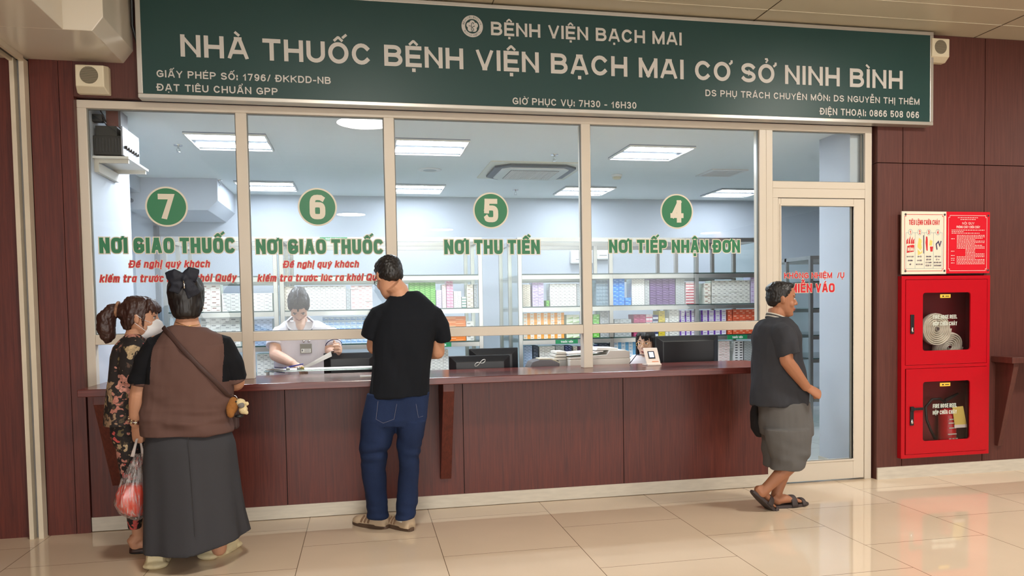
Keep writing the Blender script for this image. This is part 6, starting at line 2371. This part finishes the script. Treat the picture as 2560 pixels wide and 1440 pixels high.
    for h0, t0, dn in ((hr, tr, None), (hl, tl, None)):
        d = (t0 - h0).normalized()
        up = (ZAX - d * d.z).normalized()
        t1 = h0 + d * .265
        h1 = h0 - d * .012 - up * .022
        u, s_ = MB(), MB()
        shoe_shape(h1, h1 + d * .285, .050, .01, .01, .01, u, s_, .020, up)
        o = s_.build('sandal', SA, t, org)
        sd = d.cross(up)
        q = MB()
        for x, r, hh, wd in ((.52, .053, .070, .024), (.80, .050, .044, .016)):
            c0 = h1 + d * (x * .285) + up * .008
            q.tube([c0 + sd * r * math.cos(a) + up * hh * math.sin(a) for a in [PI * i / 12 for i in range(13)]], [(wd, .0035)] * 13, side=d, n=8)
        q.build('strap', SA, o, org, smooth=True)
    # dark cloth bag on the far side
    bo = at(1893, 1050, Y + .22)
    p = MB()
    p.loft([sec(1884, 1910, 1000, Y + .2, .03), sec(1880, 1912, 1030, Y + .2, .06), sec(1882, 1912, 1070, Y + .2, .06), sec(1893, 1912, 1092, Y + .2, .03)], 2.2)
    me = remesh(p, bo, .006, 3, folds(18, 18, 10, .008, 1))
    o = place('cloth_bag', me, [mat('bag_black', (22, 22, 26), .85)], None, bo, True)
    tag(o, 'small black cloth bag hanging at the far side of the walking man', 'bag')


man_walking()


# ================================================================= nurse writing behind the glass
COAT = mat('coat_white', (232, 230, 240), .85, bump=(300, .1))
PIPE = mat('piping_navy', (44, 46, 96), .7)


def nurse():
    org = V((1.66, 0.92, 0))
    t = thing('person', 'nurse in a white uniform with navy piping bending over the counter, sorting medicine', 'person', org)
    Y = 0.86
    b = MB()
    R = rot(183, -60, 0)
    C = at(747, 764, Y - .10)
    T = head(b, C, R, .98)
    b.tube([at(756, 835, Y + .02), at(752, 808, Y), C + R @ V((0, -.03, -.07))], [(.062, .058), (.054, .052), (.054, .056)], n=16)
    b.loft([sec(690, 828, 1080, Y + .08, .11), sec(690, 822, 930, Y + .06, .11), sec(686, 836, 860, Y + .03, .11), sec(700, 820, 820, Y + .02, .08)])
    b.tube([at(752, 800, Y - .05), at(751, 815, Y - .095), at(751, 831, Y - .112)], [(.045, .03), (.034, .03), (.010, .022)], side=XAX, n=14, round_=True)
    SL, SR = at(690, 838, Y + .02), at(828, 838, Y + .02)
    EL, WL = at(688, 888, Y - .10), at(732, 908, Y - .36)
    ER, WR = at(826, 880, Y - .08), at(838, 886, Y - .30)
    arm(b, SL, EL, WL, (.050, .045, .043, .030))
    arm(b, SR, ER, WR, (.050, .042, .040, .028))
    hand(b, WL + V((.012, -.01, -.006)), V((.75, -.45, -.55)), V((-.1, .25, -.9)), True, (38, 48, 30), 1.02, (.8, .5, .4), 6)
    hand(b, WR + V((.0, -.012, .004)), V((.35, -.55, .35)), V((-.75, .3, -.25)), False, (45, 55, 35), 1.02, (.9, .5, .3), 4)
    skin_build(b, t, org, SKINP)
    face_parts(t, org, T, R, .98, HAIRG, True, 0, .25)
    p = MB()
    hair_cap(p, T, 1, R, .016, .070, -.05)
    p.ell(T(0, .02, .105), (.070, .068, .030), R)
    p.ell(T(0, -.09, .04), (.062, .05, .06), R)
    for k in (-1, 1):
        p.ell(T(k * .060, .028, .055), (.022, .045, .042), R)
    me = remesh(p, org, .0055, 3, lambda q: .003 * noise.noise(V((q.x * 110, q.y * 40, q.z * 40))))
    place('hair', me, [HAIRG], t, None, True)
    p = MB()
    p.tube([T(.004, .098, .075), T(.004, .06, .135), T(.004, .01, .146), T(.004, -.06, .128)], [(.006, .003)] * 4, side=R @ XAX, n=6)
    p.build('parting', mat('parting_dark', (24, 22, 34), .6), t, org, smooth=True)
    # uniform
    c = MB()
    c.loft([sec(684, 834, 1090, Y + .08, .14), sec(686, 828, 960, Y + .06, .135), sec(684, 834, 880, Y + .04, .135), sec(680, 838, 840, Y + .02, .13), sec(690, 828, 818, Y + .015, .105), sec(712, 796, 802, Y + .01, .082)], 2.4)
    c.tube([at(715, 826, Y + .02), at(700, 834, Y + .02), at(687, 850, Y - .01), at(685, 866, Y - .04)], [(.05, .06), (.070, .082), (.066, .078), (.062, .074)], side=XAX, n=18)
    c.tube([at(822, 832, Y + .02), at(830, 852, Y - .02), at(834, 868, Y - .06)], [(.070, .082), (.064, .078), (.058, .074)], side=XAX, n=18)
    u = cloth(c, t, org, COAT, 'white_tunic', .0065, 5, folds(7, 7, 4, .010, 21))
    # collar with navy edge
    f = Y - .098
    pts_l = [at(731, 792, f + .05), at(716, 806, f + .02), at(722, 822, f - .01), at(742, 832, f - .02), at(752, 826, f - .02)]
    pts_r = [at(768, 792, f + .05), at(785, 806, f + .02), at(780, 822, f - .01), at(766, 830, f - .02), at(756, 826, f - .02)]
    for pp in (pts_l, pts_r):
        q = MB()
        q.tube(pp, [(.010, .010), (.012, .014), (.010, .012), (.008, .008), (.005, .005)], n=10)
        q.build('collar', COAT, u, org, smooth=True)
        q = MB()
        q.tube([x + V((0, -.012, -.004)) for x in pp], .0032, n=6)
        q.build('collar_piping', PIPE, u, org, smooth=True)
    q = MB()
    c0 = at(834, 864, Y - .05)
    ax = (at(834, 868, Y - .06) - at(830, 852, Y - .02)).normalized()
    s1, b1 = frame_of(ax, XAX)
    q.tube([c0 + s1 * .063 * math.cos(a) + b1 * .078 * math.sin(a) for a in [2 * PI * i / 24 for i in range(25)]], .0032, n=6)
    q.build('sleeve_piping', PIPE, u, org, smooth=True)
    q = MB()
    for u0, v0, u1, v1 in ((686, 918, 718, 921), (690, 930, 712, 932)):
        q.tube([at(u0, v0, Y - .085), at((u0 + u1) / 2, (v0 + v1) / 2, Y - .095), at(u1, v1, Y - .10)], .003, n=6)
    q.build('waist_piping', PIPE, u, org, smooth=True)
    # name badge
    by = Y - .118
    q = MB()
    a, c2 = at(750, 860, by), at(780, 883, by)
    q.box(a.x, c2.x, by - .004, by, c2.z, a.z, 0)
    q.box(a.x + .008, c2.x - .008, by - .005, by - .004, c2.z + .006, c2.z + .036, 1)
    q.box(a.x + .012, a.x + .020, by - .0056, by - .005, c2.z + .016, c2.z + .030, 2)
    for k in range(3):
        q.box(a.x + .03, c2.x - .014, by - .0056, by - .005, c2.z + .011 + .009 * k, c2.z + .0135 + .009 * k, 2)
    bd = q.build('name_badge', [mat('badge_grey', (140, 138, 130), .5), PAPER, mat('badge_ink', (90, 96, 104), .5)], t, org)
    q = MB()
    q.ell(at(759, 853, by), (.010, .006, .010), n=10)
    q.ell(at(772, 853, by), (.012, .006, .008), n=10)
    q.build('badge_clip', CHROME, bd, org, smooth=True)
    c = MB()
    c.loft([sec(690, 830, 1060, Y + .08, .125), sec(694, 826, 1150, Y + .08, .13)], 2.3)
    for a, b_ in ((692, 758), (764, 828)):
        c.loft([sec(a, b_, 1110, Y + .08, .09), sec(a + 4, b_ - 4, 1200, Y + .08, .08), sec(a + 6, b_ - 4, 1215, Y + .08, .08)], 2.2)
        p0, p1 = at((a + b_) / 2, 1190, Y + .08), at((a + b_) / 2, 1190, Y + .08)
        c.tube([p0, V((p0.x, p0.y, .045))], [.075, .068], n=16)
    cloth(c, t, org, COAT, 'white_trousers', .008, 4)
    for a in (725, 796):
        p0 = at(a, 1190, Y + .08)
        u_, s_ = MB(), MB()
        shoe_shape(V((p0.x, p0.y + .08, 0)), V((p0.x, p0.y - .17, 0)), .045, .06, .045, .05, u_, s_, .018)
        o = u_.build('white_shoe', WPLAS, t, org, smooth=True)
        s_.build('sole', WPLAS, o, org)
    # pen and leaflet in her hands
    po = at(740, 916, Y - .42)
    q = MB()
    q.tube([at(709, 921, Y - .40), at(728, 916, Y - .42), at(758, 910, Y - .44)], [.0035, .0048, .0045], n=8)
    tag(q.build('ballpoint_pen', mat('pen_blue', (44, 44, 150), .4), None, po, smooth=True), 'blue ballpoint pen held by the nurse over the counter', 'pen')
    po = at(800, 905, Y - .34)
    q = MB()
    a0, a1 = at(832, 883, Y - .36), at(764, 918, Y - .40)
    for k in range(2):
        dz = V((0, .004 * k, .006 * k))
        q.face([a0 + dz + V((-.012, -.03, .010)), a0 + dz + V((.02, .07, .012)), a1 + dz + V((.02, .09, 0)), a1 + dz + V((-.012, -.03, 0))])
        q.face([a0 + dz + V((-.012, -.03, .010)), a0 + dz + V((-.006, -.032, -.022)), a1 + dz + V((-.004, -.032, -.010)), a1 + dz + V((-.012, -.03, 0))])
    tag(q.build('paper_leaflet', PAPER, None, po), 'folded white paper leaflet held by the nurse', 'paper')
    for k, (u_, v_) in enumerate(((720, 926), (747, 926), (756, 928))):
        po = at(u_, v_, .42)
        po.z = .9862
        q = MB()
        q.lathe([(.012, 0), (.014, .002), (.014, .010), (.006, .016)], po, n=14)
        tag(q.build('ampoule', mat('foil_silver', (206, 206, 200), .25, metal=.6) if k < 2 else mat('foil_gold', (190, 170, 90), .3, metal=.5), None, po, smooth=True), ['silver foil-topped vial on the glass ledge by the pen tip', 'silver vial on the glass ledge under the nurse fingers', 'gold-topped vial on the glass ledge under the nurse fingers'][k], 'vial', 'small vials on the glass ledge')


nurse()


# ================================================================= seated receptionist
def receptionist():
    org = V((4.05, 1.02, 0))
    t = thing('person', 'young receptionist in white with gold-rimmed glasses seated behind the payment terminal', 'person', org)
    Y = 0.98
    b = MB()
    R = rot(140, -6, 0)
    C = at(1615, 858, Y)
    T = head(b, C, R, .95)
    S0 = C + V((0, .03, -.26))
    b.tube([C + V((-.02, .025, -.15)), C + V((0, .02, -.13)), C + R @ V((0, -.03, -.06))], [.052, .048, .050], n=16)
    def S(dx, dy, dz):
        return C + V((dx - .03, dy + .03, dz + .10))
    b.loft([(S(0, 0, -.72), .15, .11), (S(0, 0, -.5), .14, .10), (S(0, 0, -.3), .15, .09), (S(0, 0, -.22), .08, .06)])
    for k in (-1, 1):
        E_, W_ = S(k * .22, -.02, -.50), S(k * .14, -.24, -.42)
        arm(b, S(k * .165, 0, -.28), E_, W_, (.045, .038, .035, .025))
        hand(b, W_, V((-k * .3, -1, 0)), V((0, 0, -1)), k < 0, (30, 30, 20), .92)
        kn = S(k * .10, -.30, -.70)
        leg(b, S(k * .09, 0, -.70), kn, V((kn.x, kn.y + .05, .09)), (.075, .055, .046, .034))
        foot(b, V((kn.x, kn.y + .05, .09)), V((kn.x, kn.y + .09, .02)), V((kn.x, kn.y - .13, .02)), .036)
    skin_build(b, t, org, SKINP)
    face_parts(t, org, T, R, .95, HAIR, True)
    p = MB()
    hair_cap(p, T, 1, R, .014, .066, -.06)
    for i in range(7):
        a = -1.05 + 2.1 * i / 6
        if abs(a - .2) < .2:
            continue
        p.tube([T(.045 * math.sin(a), .03 + .035 * math.cos(a), .112), T(.070 * math.sin(a), .020 + .080 * math.cos(a), .078), T(.078 * math.sin(a), .012 + .080 * math.cos(a), .045 - .03 * abs(a))], [(.016, .010), (.014, .007), (.008, .003)], side=R @ XAX, n=8)
    for k in (-1, 1):
        p.tube([T(k * .070, .01, .06), T(k * .082, .0, -.02), T(k * .085, .0, -.10), T(k * .095, .01, -.145)], [(.020, .03), (.016, .032), (.016, .028), (.006, .010)], side=R @ XAX, n=10)
    p.ell(T(0, -.075, -.04), (.075, .045, .10), R)
    me = remesh(p, org, .0055, 3, lambda q: .003 * noise.noise(V((q.x * 90, q.y * 90, q.z * 25))))
    place('hair', me, [HAIR], t, None, True)
    g = MB()
    for k in (-1, 1):
        g.tube([T(k * .033 + .025 * math.cos(a), .098, .004 + .021 * math.sin(a)) for a in [2 * PI * i / 18 for i in range(19)]], .0015, side=R @ YAX, n=6)
        g.tube([T(k * .058, .096, .010), T(k * .072, .05, .012), T(k * .076, .0, .014)], .0015, n=6)
    g.tube([T(-.008, .099, .008), T(.008, .099, .008)], .0014, n=6)
    g.build('glasses', mat('gold', (214, 176, 104)), t, org, smooth=True)
    c = MB()
    c.loft([(S(0, 0, -.76), .18, .15), (S(0, 0, -.6), .165, .13), (S(0, 0, -.45), .165, .12), (S(0, 0, -.32), .175, .105), (S(0, 0, -.25), .14, .085), (S(0, 0, -.205), .075, .062)], 2.3)
    for k in (-1, 1):
        c.tube([S(k * .15, 0, -.28), S(k * .195, -.01, -.40), S(k * .215, -.03, -.47)], [.068, .060, .055], n=16)
    cloth(c, t, org, COAT, 'white_tunic', .0065, 5, folds(7, 7, 5, .009, 31))
    c = MB()
    for k in (-1, 1):
        kn = S(k * .10, -.30, -.70)
        c.tube([S(k * .09, .04, -.70), kn], [.095, .078], n=16, round_=True)
        c.tube([kn, V((kn.x, kn.y + .05, .12))], [.076, .062], n=16)
    cloth(c, t, org, COAT, 'white_trousers', .008, 4)
    so = V((org.x, org.y, 0))
    st = thing('office_stool', 'black round stool under the seated receptionist', 'stool', so)
    q = MB()
    zt = (S(0, 0, -.70) - V((0, 0, .097))).z
    x0, y0 = S(0, 0.02, 0).x, S(0, 0.02, 0).y
    q.lathe([(.14, zt - .06), (.17, zt - .05), (.17, zt - .012), (.14, zt - .001)], (x0, y0, 0), n=28)
    q.build('seat', BLACK, st, so, smooth=False)
    q = MB()
    q.lathe([(.025, .05), (.025, zt - .06)], (x0, y0, 0), n=14)
    q.build('column', CHROME, st, so)
    q = MB()
    for k in range(5):
        a = 2 * PI * k / 5 + .3
        q.tube([(x0, y0, .07), (x0 + .24 * math.cos(a), y0 + .24 * math.sin(a), .02)], [.02, .016], n=8)
    q.build('base', BLACK, st, so)


receptionist()
